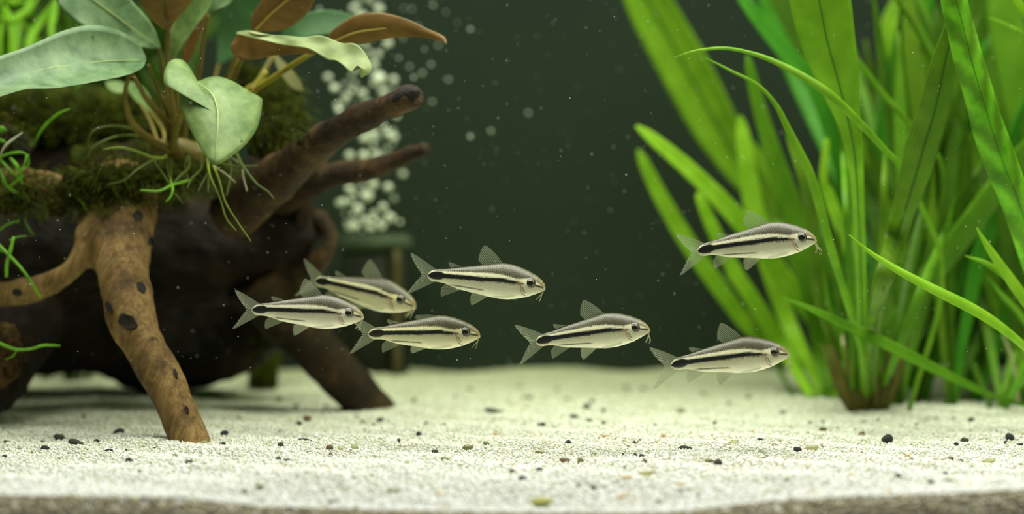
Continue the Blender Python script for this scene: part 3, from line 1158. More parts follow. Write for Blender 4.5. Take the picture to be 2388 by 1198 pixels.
sprig = thing('moss_sprig', W(20, 470, .575), 'bright green stringy moss sprigs on the driftwood beneath the long leaf', 'moss')
for rows in ([(2, 365, .535, 3), (25, 357, .533, 3), (50, 355, .532, 2.4), (62, 360, .532, 1.8)], [(62, 362, .535, 2), (58, 380, .534, 2), (48, 398, .534, 1.6)],
             [(0, 372, .54, 3), (22, 395, .538, 3), (48, 420, .54, 3), (55, 440, .545, 2)], [(18, 437, .54, 2.4), (35, 425, .538, 2.4), (52, 412, .538, 1.6)],
             [(25, 370, .54, 4), (38, 385, .538, 5), (48, 405, .54, 4), (52, 415, .542, 2)], [(80, 335, .55, 2), (95, 305, .545, 3.2), (120, 278, .543, 3.4), (142, 262, .542, 2.6), (163, 254, .542, 1.4)],
             [(65, 360, .54, 2), (66, 385, .54, 2), (52, 392, .54, 1.4)], [(0, 395, .54, 3), (10, 420, .538, 3), (25, 445, .54, 2)], [(-5, 300, .535, 7), (6, 300, .534, 6), (13, 303, .534, 3)],
             [(-5, 325, .535, 4), (6, 328, .535, 4), (13, 332, .535, 2)], [(0, 535, .545, 2.6), (18, 522, .543, 2.6), (45, 514, .543, 1.6)], [(80, 485, .55, 2.2), (58, 508, .545, 2.2), (66, 530, .544, 2), (77, 547, .544, 1.2)],
             [(170, 453, .55, 2), (188, 468, .545, 2), (203, 490, .544, 1.4)], [(5, 420, .54, 3), (25, 440, .54, 3), (60, 460, .545, 2)],
             [(60, 470, .552, 2), (48, 500, .548, 2.2), (40, 520, .547, 1.4)], [(0, 470, .55, 2), (30, 480, .547, 2.4), (70, 492, .548, 1.4)]):
    x0, y0, d0, r0 = rows[-1] if rows[-1][1] > rows[0][1] else rows[0]
    V, Fc = px_tube([(x, y, d + .02, r) for (x, y, d, r) in rows], 12, 6)
    mesh_obj('sprig_stem', V, Fc, SPRIG, parent=sprig)
    ft = wood_at(x0, y0)
    V, Fc = px_tube([(x0, y0, d0 + .02, r0 * .8), ((x0 + ft[0]) / 2 + 2, (y0 + ft[1]) / 2 + 3, (d0 + .02 + ft[2]) / 2, 1.1), ft], 8, 5)
    mesh_obj('sprig_foot', V, Fc, SPRIG, parent=sprig)
V, Fc = px_tube([(0, 372, .558, 1.4), (2, 358, .552, 1.6), (12, 340, .549, 2.6), (30, 325, .549, 2.6), (52, 309, .549, 1)], 12, 6)
tag(mesh_obj('sprig_stem', V, Fc, SPRIGW, parent=sprig), 'pale dead stem')
sp2 = thing('moss_sprig', W(16, 590, .535), 'crossed bright green moss sprig hanging before the dark hollow of the driftwood', 'moss')
for rows in ([(32, 552, .535, 3), (24, 585, .534, 4.6), (16, 615, .534, 4.4), (15, 646, .534, 4)], [(-14, 560, .536, 4), (16, 590, .534, 4), (45, 620, .533, 3.6), (68, 650, .533, 3.4), (85, 680, .534, 3.2), (97, 696, .534, 1.6)],
             [(-10, 582, .536, 2.4), (10, 586, .535, 2.4), (22, 588, .535, 2)], [(22, 560, .536, 1.6), (42, 552, .536, 1.4), (62, 550, .536, 1)]):
    V, Fc = px_tube([(x, y, d + .015, r) for (x, y, d, r) in rows], 12, 6)
    mesh_obj('sprig_stem', V, Fc, SPRIG, parent=sp2)
ft = wood_at(-14, 600)
V, Fc = px_tube([(-14, 560, .551, 3), (-24, 575, .562, 2.4), ft], 8, 6)
mesh_obj('sprig_foot', V, Fc, SPRIG, parent=sp2)
sp3 = thing('moss_sprig', W(40, 815, .55), 'single curved bright green moss sprig above the shaded sand', 'moss')
for rows in ([(-10, 795, .548, 4), (12, 806, .546, 4), (40, 815, .545, 3.4), (75, 813, .545, 3), (100, 805, .545, 3), (140, 806, .545, 2.6)], [(40, 815, .546, 1.4), (30, 830, .546, 1.4), (12, 838, .547, 1)]):
    V, Fc = px_tube([(x, y, d + .005, r) for (x, y, d, r) in rows], 12, 6)
    mesh_obj('sprig_stem', V, Fc, SPRIG, parent=sp3)

ft = wood_at(-10, 800)
V, Fc = px_tube([(-10, 795, .553, 3.4), (-16, 798, .556, 2.6), ft], 8, 6)
mesh_obj('sprig_foot', V, Fc, SPRIG, parent=sp3)
LB = leaf_mat('bright_grass_leaf', srgb(128, 190, 30), srgb(168, 220, 60), 0.05, 0.5, 0.4)
LV2 = leaf_mat('dim_grass_leaf', srgb(70, 120, 24), srgb(104, 152, 40), 0.05, 0.5, 0.4)
grassy = thing('grassy_plant', W(60, 330, .67), 'bright yellow-green grassy plant behind the long grey-green leaf', 'plant')
rg = random.Random(5)
GR = [[(70, 110), (90, 60), (132, 0), (150, -40)], [(120, 80), (124, 40), (136, -20)], [(30, 60), (60, 30), (92, -10)], [(0, 90), (14, 40), (-6, -20)], [(26, 62), (8, 20), (-10, -10)],
      [(0, 12), (24, 6), (60, 2)], [(62, 108), (80, 72), (100, 40), (130, 20)], [(36, 120), (40, 70), (60, 20), (80, -30)], [(100, 130), (80, 90), (60, 60), (30, 30)], [(-10, 60), (30, 50), (70, 10)]]
LEFT_BLADES = []
for g in GR:
    rows = [(g[0][0] + rg.uniform(-15, 15), 235 + rg.uniform(0, 25), .656, 4, 4)]
    for i, (x, y) in enumerate(g):
        w = 1.5 if i == len(g) - 1 else [6, 8, 6][min(i, 2)]
        rows.append((x, y, .662 + .003 * i, w, w))
    tl = rg.uniform(.1, .4)
    V, Fc, UV, MI = clear_blade([(lambda nd=nd: ribbon_geo(shifted(rows, *nd), 18, 4, tl, .1)) for nd in nudges(.002, 8)], LEFT_BLADES)
    mesh_obj('leaf', V, Fc, [LB, LB], parent=grassy, mat_idx=MI, uvs=UV)
for i in range(14):
    x, y = rg.uniform(-50, 190), rg.uniform(60, 190)
    x2, y2 = x + rg.uniform(-70, 70), y - rg.uniform(70, 200)
    d = rg.uniform(.655, .70)
    rows = [(x + rg.uniform(-20, 20), 255, .656, 3, 3), (x, y, d, 6, 6), ((x + x2) / 2 + rg.uniform(-12, 12), (y + y2) / 2, d, 7, 7), (x2, y2, d, 1, 1)]
    tl = rg.uniform(.1, .4)
    V, Fc, UV, MI = clear_blade([(lambda nd=nd: ribbon_geo(shifted(rows, *nd), 16, 4, tl, .1)) for nd in nudges(.0025, 10)], LEFT_BLADES)
    mesh_obj('leaf', V, Fc, [LV2, LV2], parent=grassy, mat_idx=MI, uvs=UV)
dimp = thing('leafy_plant', W(200, on_py(200, .735), .735), 'dim green leafy plant in the dark gap behind the broad-leaved plant', 'plant')
LG2 = leaf_mat('dim_plant_leaf', srgb(46, 74, 20), srgb(80, 112, 34), 0.05, 0.4, 0.5)
for i in range(34):
    x, y = rg.uniform(-60, 520), rg.uniform(-80, 180)
    b = (150 + rg.uniform(-150, 330), 320 + rg.uniform(-10, 20))
    d = rg.uniform(.685, .765)
    w = rg.uniform(12, 26)
    fx = 200 + (b[0] - 200) * .5
    rows = [(fx, on_py(fx, .735) + 4, .735, 3, 3), ((fx + b[0]) / 2, 600, .73, 4, 4), (b[0], b[1], .72, 6, 6), ((b[0] + x) / 2 + rg.uniform(-30, 30), (b[1] + y) / 2, (d + .72) / 2, w, w), (x, y, d, w * .8, w * .8), (x + (x - b[0]) * .15, y - 40, d, 1, 1)]
    tl = rg.uniform(-.2, .35)
    V, Fc, UV, MI = clear_blade([(lambda nd=nd: ribbon_geo(shifted(rows, *nd), 24, 4, tl, .15)) for nd in nudges(.003, 12)], LEFT_BLADES, .788, .64)
    mesh_obj('leaf', V, Fc, [LG2, LG2], parent=dimp, mat_idx=MI, uvs=UV)

# ------------------------------------------------------------------ long-leaved plants at the right
LV = {
    'bright': leaf_mat('bright_lime_leaf', srgb(150, 204, 44), srgb(188, 232, 76), 0.05, 0.48, 0.4),
    'lime': leaf_mat('lime_green_leaf', srgb(124, 176, 38), srgb(160, 206, 60), 0.05, 0.48, 0.4),
    'mid': leaf_mat('mid_green_leaf', srgb(96, 152, 34), srgb(130, 180, 50), 0.07, 0.48, 0.4),
    'sat': leaf_mat('deep_emerald_leaf', srgb(64, 144, 36), srgb(92, 170, 50), 0.06, 0.46, 0.4),
    'olive': leaf_mat('olive_green_leaf', srgb(98, 140, 34), srgb(130, 168, 48), 0.09, 0.46, 0.42),
    'dark': leaf_mat('dark_green_leaf', srgb(66, 108, 20), srgb(94, 138, 32), 0.08, 0.46, 0.45),
    'vein': leaf_mat('veined_bright_leaf', srgb(104, 172, 36), srgb(150, 208, 62), 0.28, 0.42, 0.38, True),
    'pale': leaf_mat('pale_translucent_leaf', srgb(134, 184, 44), srgb(160, 202, 62), 0.05, 0.5, 0.4, True),
}
LPALE = leaf_mat('withered_leaf', srgb(196, 190, 150), srgb(222, 216, 182), 0.1, 0.3, 0.5)
LBROWN = leaf_mat('brown_leaf_base', srgb(96, 92, 40), srgb(134, 124, 66), 0.15, 0.3, 0.5)
DARKRIB = noisy('dark_midrib', srgb(40, 76, 20), srgb(54, 90, 26), 150, 0.5)
rp = random.Random(21)


def plant(name, bx, by, label, group=None):
    d = on_sand(bx, by)
    return thing(name, W(bx, by, d), label, 'plant', group)


def pl_leaf(par, rows, mat, tilt=.35, cup=.18, wave=.03, wf=3., n=30, m=6, twist=.3, rib=None, thick=.00035, reach=9, poses=None):
    """rows (px, py, d, full width px); poses: other rows to try where these cut through a blade"""
    ph = rp.uniform(0, 6)
    used = []

    def maker(rw, nd, tl):
        def make():
            r2 = shifted(rw, *nd)
            g = ribbon_geo([(r[0], r[1], r[2], r[3] / 2, r[3] / 2) for r in r2], n, m, tl, cup, wave, wf, thick, twist, ph)
            return g + (r2,)
        return make
    tries = []
    for rw in [rows] + list(poses or []):
        for tl in (tilt, tilt * .4):
            tries += [maker(rw, nd, tl) for nd in nudges(.0025, reach)]
    V, Fc, UV, MI, r2 = clear_blade(tries, BLADES)
    lf = mesh_obj('leaf', V, Fc, [LV.get(mat, mat) if isinstance(mat, str) else mat] * 2, parent=par, mat_idx=MI, uvs=UV)
    if rib:
        k = rib
        Vr, Fr = px_tube([(r[0], r[1], r[2] - .0006, k * (1.0 if i < len(r2) - 1 else .3)) for i, r in enumerate(r2) if r[3] > 8], 24, 5)
        mesh_obj('midrib', Vr, Fr, DARKRIB, parent=lf)
    return lf


pA = plant('sword_plant', 2022, 958, 'tall sword-leaved plant with a crowded pale-based tuft rising from the sand', 'long-leaved plants')
pB = plant('tape_grass', 1900, 928, 'tape grass with blunt bright lime leaves leaning out over the open sand', 'long-leaved plants')
pC = plant('sword_plant', 2330, 952, 'broad sword-leaved plant with one large veined bright leaf', 'long-leaved plants')
pD = plant('tape_grass', 2450, 965, 'low tape grass whose narrow arching leaves cross before the tuft', 'long-leaved plants')
dA, dB, dC, dD = [p.location.y for p in (pA, pB, pC, pD)]

# tape grass beside the open water
pl_leaf(pB, [(1890, 925, dB, 20), (1832, 822, .685, 32), (1770, 722, .68, 38), (1710, 630, .676, 36), (1660, 530, .672, 32), (1634, 468, .67, 24), (1627, 448, .67, 6)], 'bright')
pl_leaf(pB, [(1905, 925, dB, 20), (1830, 830, .70, 28), (1752, 770, .70, 34), (1690, 690, .698, 40), (1605, 570, .695, 42), (1540, 460, .692, 36), (1500, 378, .69, 26), (1488, 348, .69, 6)], 'lime')
pl_leaf(pB, [(1955, 925, dB, 22), (1915, 780, .68, 34), (1850, 680, .672, 42), (1770, 570, .665, 46), (1690, 478, .66, 44), (1600, 390, .656, 38), (1520, 322, .654, 28), (1484, 294, .653, 8)], 'bright', .2, twist=.1)
pl_leaf(pB, [(1930, 925, dB, 22), (1850, 780, .70, 38), (1800, 640, .70, 46), (1768, 530, .698, 48), (1748, 440, .696, 46), (1735, 340, .694, 38), (1728, 290, .694, 24), (1726, 270, .694, 6)], 'bright', .25)
pl_leaf(pB, [(1935, 928, dB, 26), (1915, 800, .67, 46), (1886, 650, .66, 56), (1850, 500, .655, 54), (1812, 390, .65, 46), (1780, 290, .646, 38), (1756, 200, .643, 30), (1746, 150, .642, 20), (1742, 130, .642, 5)], 'mid')
pl_leaf(pB, [(1925, 925, dB, 18), (1870, 600, .71, 30), (1820, 460, .708, 32), (1775, 370, .706, 26), (1752, 330, .705, 6)], 'lime')
pl_leaf(pB, [(1850, 925, on_sand(1850, 925), 9), (1820, 870, .70, 12), (1780, 800, .70, 14), (1740, 700, .70, 12), (1690, 640, .70, 5)], 'olive')
pl_leaf(pB, [(1960, 930, dB, 20), (1960, 760, .70, 36), (1930, 640, .70, 40), (1880, 560, .70, 38), (1800, 520, .70, 20), (1770, 510, .70, 5)], 'mid')
# the large blurred leaf at the back
pl_leaf(pB, [(1940, 915, .735, 16), (1880, 680, .738, 20), (1800, 500, .74, 34), (1735, 395, .74, 74), (1672, 290, .74, 104), (1612, 180, .74, 112), (1560, 85, .74, 108), (1512, 0, .74, 100), (1462, -90, .74, 60), (1430, -150, .74, 6)], 'lime', -.4, .3, .05, 3, 44, 10, .2, rib=2.2)
pl_leaf(pA, [(2000, 945, .66, 18), (1975, 600, .66, 26), (1965, 420, .655, 34), (1905, 210, .65, 42), (1850, 145, .647, 42), (1790, 75, .645, 38), (1738, 5, .643, 32), (1690, -70, .642, 8)], 'sat', .3)
pl_leaf(pB, [(1960, 915, .73, 18), (1950, 400, .73, 40), (1905, 190, .73, 80), (1860, 70, .73, 100), (1810, -40, .73, 90), (1770, -120, .73, 6)], 'dark', .3, n=36)

# sword plant, middle
pl_leaf(pA, [(2020, 955, dA, 20), (2012, 800, .60, 22), (2005, 560, .57, 26), (1995, 380, .55, 36), (1978, 280, .546, 56), (1955, 190, .542, 96), (1930, 100, .539, 122), (1912, 10, .537, 136), (1898, -80, .536, 130), (1884, -190, .535, 8)], 'pale', -.35, .25, .04, 3, 44, 10, .2, rib=1.5)
pl_leaf(pA, [(2030, 955, dA, 22), (2040, 780, .585, 38), (2066, 650, .535, 50), (2090, 560, .564, 56), (2112, 490, .557, 62), (2135, 415, .551, 74), (2155, 345, .546, 84), (2178, 270, .542, 78), (2194, 200, .538, 68), (2208, 130, .535, 58), (2228, 60, .533, 44), (2248, 5, .532, 20), (2256, -18, .532, 4)], 'olive', .35, .25, .05, 5, 50, 10, .2, rib=1.5)
pl_leaf(pA, [(2035, 955, dA, 20), (2062, 800, .62, 32), (2130, 700, .617, 46), (2200, 610, .614, 58), (2270, 520, .611, 60), (2340, 425, .608, 58), (2410, 340, .605, 50), (2480, 270, .60, 8)], 'mid', .4, .2, .02)
pl_leaf(pA, [(2040, 955, dA, 16), (2080, 850, .64, 22), (2140, 780, .65, 30), (2210, 710, .655, 38), (2290, 625, .66, 44), (2370, 552, .66, 44), (2440, 480, .66, 30), (2480, 440, .66, 6)], 'dark', .3)
pl_leaf(pA, [(2010, 955, dA, 18), (1985, 780, .67, 26), (1955, 690, .675, 28), (1985, 585, .68, 32), (2015, 490, .68, 36), (2040, 400, .68, 40), (2060, 300, .68, 44), (2082, 205, .68, 56), (2110, 115, .68, 70), (2136, 20, .68, 78), (2150, -60, .68, 60), (2160, -130, .68, 6)], 'sat', .3, n=44)
pl_leaf(pA, [(2050, 955, .65, 14), (2180, 560, .70, 20), (2120, 240, .71, 24), (2078, 90, .71, 46), (2095, 30, .71, 56), (2140, -50, .71, 40), (2170, -100, .71, 6)], 'lime', .2)
pl_leaf(pA, [(2025, 955, dA, 14), (2010, 820, .595, 16), (1945, 600, .555, 20), (1895, 420, .542, 22), (1868, 360, .538, 22), (1838, 300, .536, 17), (1810, 245, .534, 12), (1768, 198, .533, 8), (1705, 165, .532, 6), (1645, 134, .531, 2)], 'lime', .3, n=44)
pl_leaf(pA, [(2120, 958, on_sand(2120, 958), 12), (2200, 640, .60, 13), (2110, 410, .57, 13), (2060, 345, .552, 16), (1990, 270, .534, 20), (1930, 215, .528, 22), (1860, 170, .526, 18), (1790, 136, .525, 12), (1730, 118, .524, 9), (1680, 112, .523, 8), (1620, 119, .522, 6), (1565, 137, .522, 2)], 'lime', .4, n=50)
pl_leaf(pA, [(2060, 955, .645, 10), (2200, 450, .62, 10), (2130, 302, .615, 12), (2060, 220, .61, 16), (2000, 140, .607, 14), (1975, 100, .606, 4)], 'mid', .3)
pl_leaf(pA, [(2070, 955, .66, 10), (2260, 420, .65, 12), (2160, 120, .64, 10), (2090, 0, .63, 8), (2070, -40, .63, 2)], 'dark', .3)
pl_leaf(pA, [(1990, 950, .65, 14), (2010, 700, .645, 24), (1940, 480, .64, 30), (1920, 420, .638, 22), (1926, 340, .637, 16), (1928, 322, .637, 4)], 'bright', .3)
pl_leaf(pA, [(2040, 950, .66, 14), (2075, 500, .66, 24), (2010, 350, .655, 30), (1960, 290, .652, 40), (1930, 235, .65, 36), (1905, 190, .65, 6)], 'lime', .3)
pl_leaf(pA, [(2060, 950, .67, 14), (2200, 480, .67, 20), (2255, 250, .67, 34), (2240, 200, .67, 30), (2230, 170, .67, 4)], 'sat', .2)
pl_leaf(pA, [(2000, 950, .65, 12), (1930, 760, .62, 24), (1905, 640, .61, 30), (1895, 500, .605, 34), (1880, 420, .60, 36), (1845, 330, .60, 20), (1835, 300, .60, 4)], 'olive', .3)
for i, (x, y) in enumerate([(1966, 720), (1990, 660), (2010, 740), (2048, 690), (2088, 640), (1945, 800), (2105, 720), (2130, 600), (1925, 560), (2060, 560), (2000, 590), (2150, 680), (1975, 500), (2190, 560)]):
    b = 1985 + (i * 37) % 88
    pl_leaf(pA, [(b, 955 + (i % 3) * 3, dA + .006 * (i % 4), 12), ((b * 2 + x) / 3 + rp.uniform(-8, 8), 955 + (y - 955) * .4, dA - .002 * i % .02, 20), (x, y, dA + rp.uniform(-.02, .02), 18 + 3 * (i % 4)), (x + (x - b) * .5, y - 140, dA + rp.uniform(-.02, .03), 16), (x + (x - b) * .7, y - 220, dA, 3)], rp.choice(['mid', 'olive', 'dark', 'mid', 'lime']), rp.uniform(.1, .4), reach=16)
for i in range(14):      # brown sheaths at the foot of the tuft
    b = 1985 + i * 6
    x = b + (i - 7) * 7 + rp.uniform(-6, 6)
    pl_leaf(pA, [(b, 960, dA - .004, 12), ((b + x) / 2, 915, dA - .006, 15), (x, 850 + rp.uniform(-20, 20), dA - .006, 11), (x + (i - 7) * 3, 800, dA - .004, 2)], LBROWN, rp.uniform(-.3, .3), n=12, m=4)
for rows in ([(1966, 806, .61, 6), (1968, 790, .61, 14), (1972, 775, .61, 10), (1974, 768, .61, 3)], [(1972, 762, .61, 5), (1975, 748, .609, 13), (1977, 736, .609, 8), (1978, 730, .609, 2)]):
    pl_leaf(pA, rows, LPALE, .2, n=10, m=4)

# sword plant by the right edge with the veined leaf
pl_leaf(pC, [(2345, 950, dC, 16), (2440, 760, .60, 44), (2410, 590, .55, 68), (2376, 470, .538, 78), (2342, 385, .532, 84), (2316, 310, .528, 82), (2292, 230, .525, 78), (2268, 150, .522, 74), (2246, 60, .5205, 72), (2226, -10, .519, 64), (2200, -80, .518, 6)], 'vein', .3, .3, .05, 4, 50, 12, .2, rib=.8)
pl_leaf(pC, [(2340, 950, dC, 12), (2370, 760, .67, 26), (2330, 560, .68, 44), (2300, 380, .69, 60), (2320, 200, .70, 70), (2310, 40, .70, 80), (2290, -80, .70, 8)], 'dark', .3)
pl_leaf(pC, [(2330, 950, dC, 12), (2420, 600, .67, 40), (2395, 350, .67, 64), (2360, 150, .67, 76), (2340, 0, .67, 70), (2320, -100, .67, 6)], 'mid', .3)
pl_leaf(pC, [(2350, 950, dC, 10), (2520, 300, .62, 10), (2410, 105, .59, 9), (2350, 60, .585, 7), (2305, 41, .583, 2)], 'lime', .3)
pl_leaf(pC, [(2350, 950, dC, 10), (2540, 300, .62, 20), (2440, 100, .60, 24), (2380, 15, .59, 24), (2335, -50, .585, 14), (2315, -80, .58, 4)], 'bright', .3)
pl_leaf(pC, [(2335, 950, dC, 12), (2290, 700, .66, 30), (2255, 560, .66, 36), (2225, 400, .66, 34), (2240, 300, .66, 24), (2250, 240, .66, 4)], 'mid', .3)
pl_leaf(pC, [(2310, 950, dC, 12), (2215, 700, .67, 24), (2200, 500, .67, 30), (2180, 400, .67, 20), (2175, 340, .67, 4)], 'dark', .3)
pl_leaf(pC, [(2375, 945, .63, 8), (2366, 860, .628, 9), (2350, 810, .626, 7), (2338, 780, .625, 2)], LPALE, .2, n=10, m=4)

# narrow arching leaves in front
pl_leaf(pD, [(2520, 990, .60, 10), (2470, 890, .56, 14), (2420, 838, .54, 17), (2374, 793, .53, 20), (2322, 752, .526, 24), (2262, 715, .523, 26), (2180, 674, .52, 23), (2100, 632, .518, 18), (2030, 588, .516, 10), (1980, 547, .515, 2)], 'bright', .5, .2, .0, n=40, twist=.1)
pl_leaf(pD, [(2455, 962, dD, 8), (2388, 945, .62, 9), (2320, 925, .61, 12), (2230, 886, .60, 21), (2130, 836, .59, 28), (2050, 796, .583, 28), (1950, 750, .577, 22), (1880, 716, .573, 13), (1828, 697, .57, 2)], 'mid', .6, .2, .0, n=40, twist=.1)
pl_leaf(pD, [(2520, 985, .60, 8), (2470, 820, .56, 20), (2430, 748, .55, 27), (2388, 692, .545, 30), (2345, 632, .542, 26), (2305, 575, .54, 17), (2278, 531, .539, 2)], 'bright', .5, .2, .0, n=30, twist=.1)
pl_leaf(pD, [(2500, 985, .60, 8), (2440, 780, .57, 12), (2392, 690, .56, 15), (2350, 647, .553, 18), (2300, 613, .55, 13), (2250, 596, .549, 2)], 'lime', .6, .2, .0, n=30, twist=.1)
pl_leaf(pD, [(2510, 970, .62, 8), (2440, 830, .60, 12), (2385, 740, .60, 16), (2335, 685, .60, 12), (2305, 648, .60, 2)], 'mid', .4)
pl_leaf(pD, [(2480, 968, .62, 8), (2410, 860, .61, 10), (2378, 820, .61, 8), (2340, 780, .61, 2)], 'olive', .4)

# more plants of the thicket behind
for bi, (bx, by, cnt) in enumerate([(1985, 935, 9), (2090, 945, 10), (2150, 938, 11), (2215, 944, 11), (2275, 938, 11), (2385, 944, 10), (2440, 935, 8), (2490, 942, 11), (2540, 938, 11)]):
    pq = plant('tape_grass', bx, by, 'dark green tape grass crowded into the thicket behind the sword plants', 'tape grass of the thicket')
    db = pq.location.y
    for i in range(cnt):
        w = rp.uniform(22, 62)
        alts = []
        for q in range(14):
            lean = rp.uniform(-.12, .5) if bx < 2000 else rp.uniform(-.55, .55)
            top = rp.uniform(-160, 420) if i % 3 else rp.uniform(-200, 100)
            x1 = bx + lean * (by - top) * .35 + rp.uniform(-30, 30)
            x2 = bx + lean * (by - top) * .85
            d2 = min(.775, db + rp.uniform(-.01, .10))
            wq = w * (1 if q < 8 else .7)
            alts.append([(bx + rp.uniform(-14, 14), by, db, 10), (bx + (x1 - bx) * .5, by - (by - top) * .25, db + (d2 - db) * .3, wq * .5), (x1, by - (by - top) * .5, db + (d2 - db) * .65, wq * .8), ((x1 + x2) / 2, by - (by - top) * .75, d2, wq), (x2, top, d2, 3)])
        pl_leaf(pq, alts[0], rp.choice(['dark', 'dark', 'olive', 'mid', 'mid', 'dark', 'sat']), rp.uniform(-.2, .35), n=20, m=4, reach=6, poses=alts[1:])

# ------------------------------------------------------------------ fish
BODY = attr_mat('fish_skin', 0.40, 0.45, 0.10, 2600, coat=0.15)
FIN = fin_mat('fin_membrane', srgb(178, 184, 162), 0.22, 0.8, 12)
FINT = fin_mat('tail_membrane', srgb(178, 184, 162), 0.28, 0.75, 22)
BARB = noisy('barbel_skin', srgb(168, 164, 128), srgb(206, 200, 166), 900, 0.4, translucent=.2)
IRIS = attr_mat('fish_iris', 0.12, 0.6)
PUPIL = noisy('fish_pupil', (0.002, 0.002, 0.003), (0.006, 0.006, 0.008), 900, 0.06, spec=0.8)
TOPP = [(-.03, .012), (-.015, .030), (0, .045), (.03, .060), (.08, .068), (.12, .072), (.244, .101), (.37, .126), (.495, .154), (.608, .177), (.683, .176), (.758, .162), (.846, .134), (.92, .098), (.965, .064), (.99, .034), (1, .008)]
BOTP = [(-.03, -.012), (-.015, -.028), (0, -.040), (.03, -.046), (.08, -.046), (.12, -.051), (.244, -.088), (.37, -.106), (.495, -.124), (.608, -.134), (.683, -.131), (.758, -.118), (.846, -.093), (.92, -.060), (.965, -.036), (.99, -.024), (1, -.012)]
WIDP = [(-.03, .003), (0, .012), (.05, .022), (.12, .036), (.25, .062), (.4, .088), (.55, .108), (.68, .118), (.78, .116), (.86, .098), (.92, .075), (.965, .05), (.99, .028), (1, .008)]
CST = [(-.03, .002), (0, .006), (.1, .012), (.25, .017), (.44, .021), (.62, .028), (.74, .021), (.82, .014)]
HST = [(-.03, 0), (-.018, .012), (0, .024), (.015, .030), (.045, .036), (.08, .036), (.115, .021), (.2, .020), (.45, .022), (.6, .022), (.7, .018), (.77, .011), (.82, 0), (1, 0)]
UPB = [(-.03, .05), (0, .050), (.1, .052), (.25, .062), (.5, .080), (.62, .078), (.70, .064), (.76, .054), (.82, .066), (.9, .052), (.97, .02), (1, .0)]
c_back, c_backd, c_backl = np.array(srgb(84, 79, 58)), np.array(srgb(34, 32, 24)), np.array(srgb(120, 114, 88))
c_pale, c_blk = np.array(srgb(238, 232, 206)), np.array(srgb(14, 14, 16))
c_side, c_belly = np.array(srgb(204, 198, 174)), np.array(srgb(240, 236, 222))
c_tan, c_pink = np.array(srgb(188, 166, 124)), np.array(srgb(206, 150, 122))


def mixc(a, b, t):
    return a * (1 - t) + b * t


def fish_colour(s, z, rnd, tint):
    j = rnd.uniform(-.004, .004)
    c, h, ub = lerp_tab(CST, s), lerp_tab(HST, s), lerp_tab(UPB, s)
    below = smooth(-.02, -.11, z) if False else min(1, max(0, (-.01 - z) / .09))
    col = mixc(c_side, c_belly, below)
    # faint bars under the stripe
    if .2 < s < .8 and -.06 < z < c:
        col = col * (1 - .30 * smooth(-.06, c, z) * (0.5 + .5 * math.sin(s * 370)))
    col = mixc(col, c_pale, smooth(c - .002, c + .012, z))
    k = smooth(ub - .007 + j, ub + .005 + j, z)
    bars = 0.5 + 0.5 * math.sin(s * 390 + abs(z - ub) * 90)
    bk = mixc(c_back, c_backd, (bars ** 2) * .95 if s < .68 else .25 + rnd.uniform(0, .35))
    bk = mixc(bk, c_backl, .35 * (1 - bars) if s < .68 else rnd.uniform(0, .3))
    bk = mixc(bk, c_tan, .55 * smooth(.86, 1, s))
    col = mixc(col, bk, k)
    if h > 0:
        f = 1 - smooth(h - .004, h + .004, abs(z - c + j * .6))
        col = mixc(col, c_blk, f)
    # thin lower stripe before the anal fin
    zl = -.055 - .05 * (s - .12)
    if .15 < s < .49:
        f = (1 - smooth(.003, .009, abs(z - zl + j * .5))) * smooth(.15, .22, s) * (1 - smooth(.44, .49, s))
        col = mixc(col, c_blk, .85 * f)
    # gill cover marks
    if .74 < s < .87 and -.085 < z < .05:
        arc = math.hypot(s - .868, (z - .0) * .9)
        f = (1 - smooth(.004, .011, abs(arc - .085))) * (.45 + .45 * math.sin(s * 210 + z * 340)) if z < .03 else 0
        f2 = (1 - smooth(.003, .008, abs(arc - .066))) * (.7 if -.06 < z < -.005 else 0)
        col = mixc(col, c_blk, max(0, min(1, max(f, f2))))
        col = mixc(col, c_pink, .22 * (1 - smooth(.0, .04, abs(arc - .10))))
    # stripe from the eye to the snout
    if s > .9:
        zs = .014 - .16 * (s - .92)
        f = (1 - smooth(.006, .013, abs(z - zs))) * smooth(.9, .915, s) * (1 - smooth(.975, .99, s))
        col = mixc(col, c_blk, .9 * f)
        col = mixc(col, c_tan, .35 * smooth(.96, 1, s))
    col = col * (1 + rnd.uniform(-.09, .09) * (1 + .8 * k))
    return col * np.array(tint)


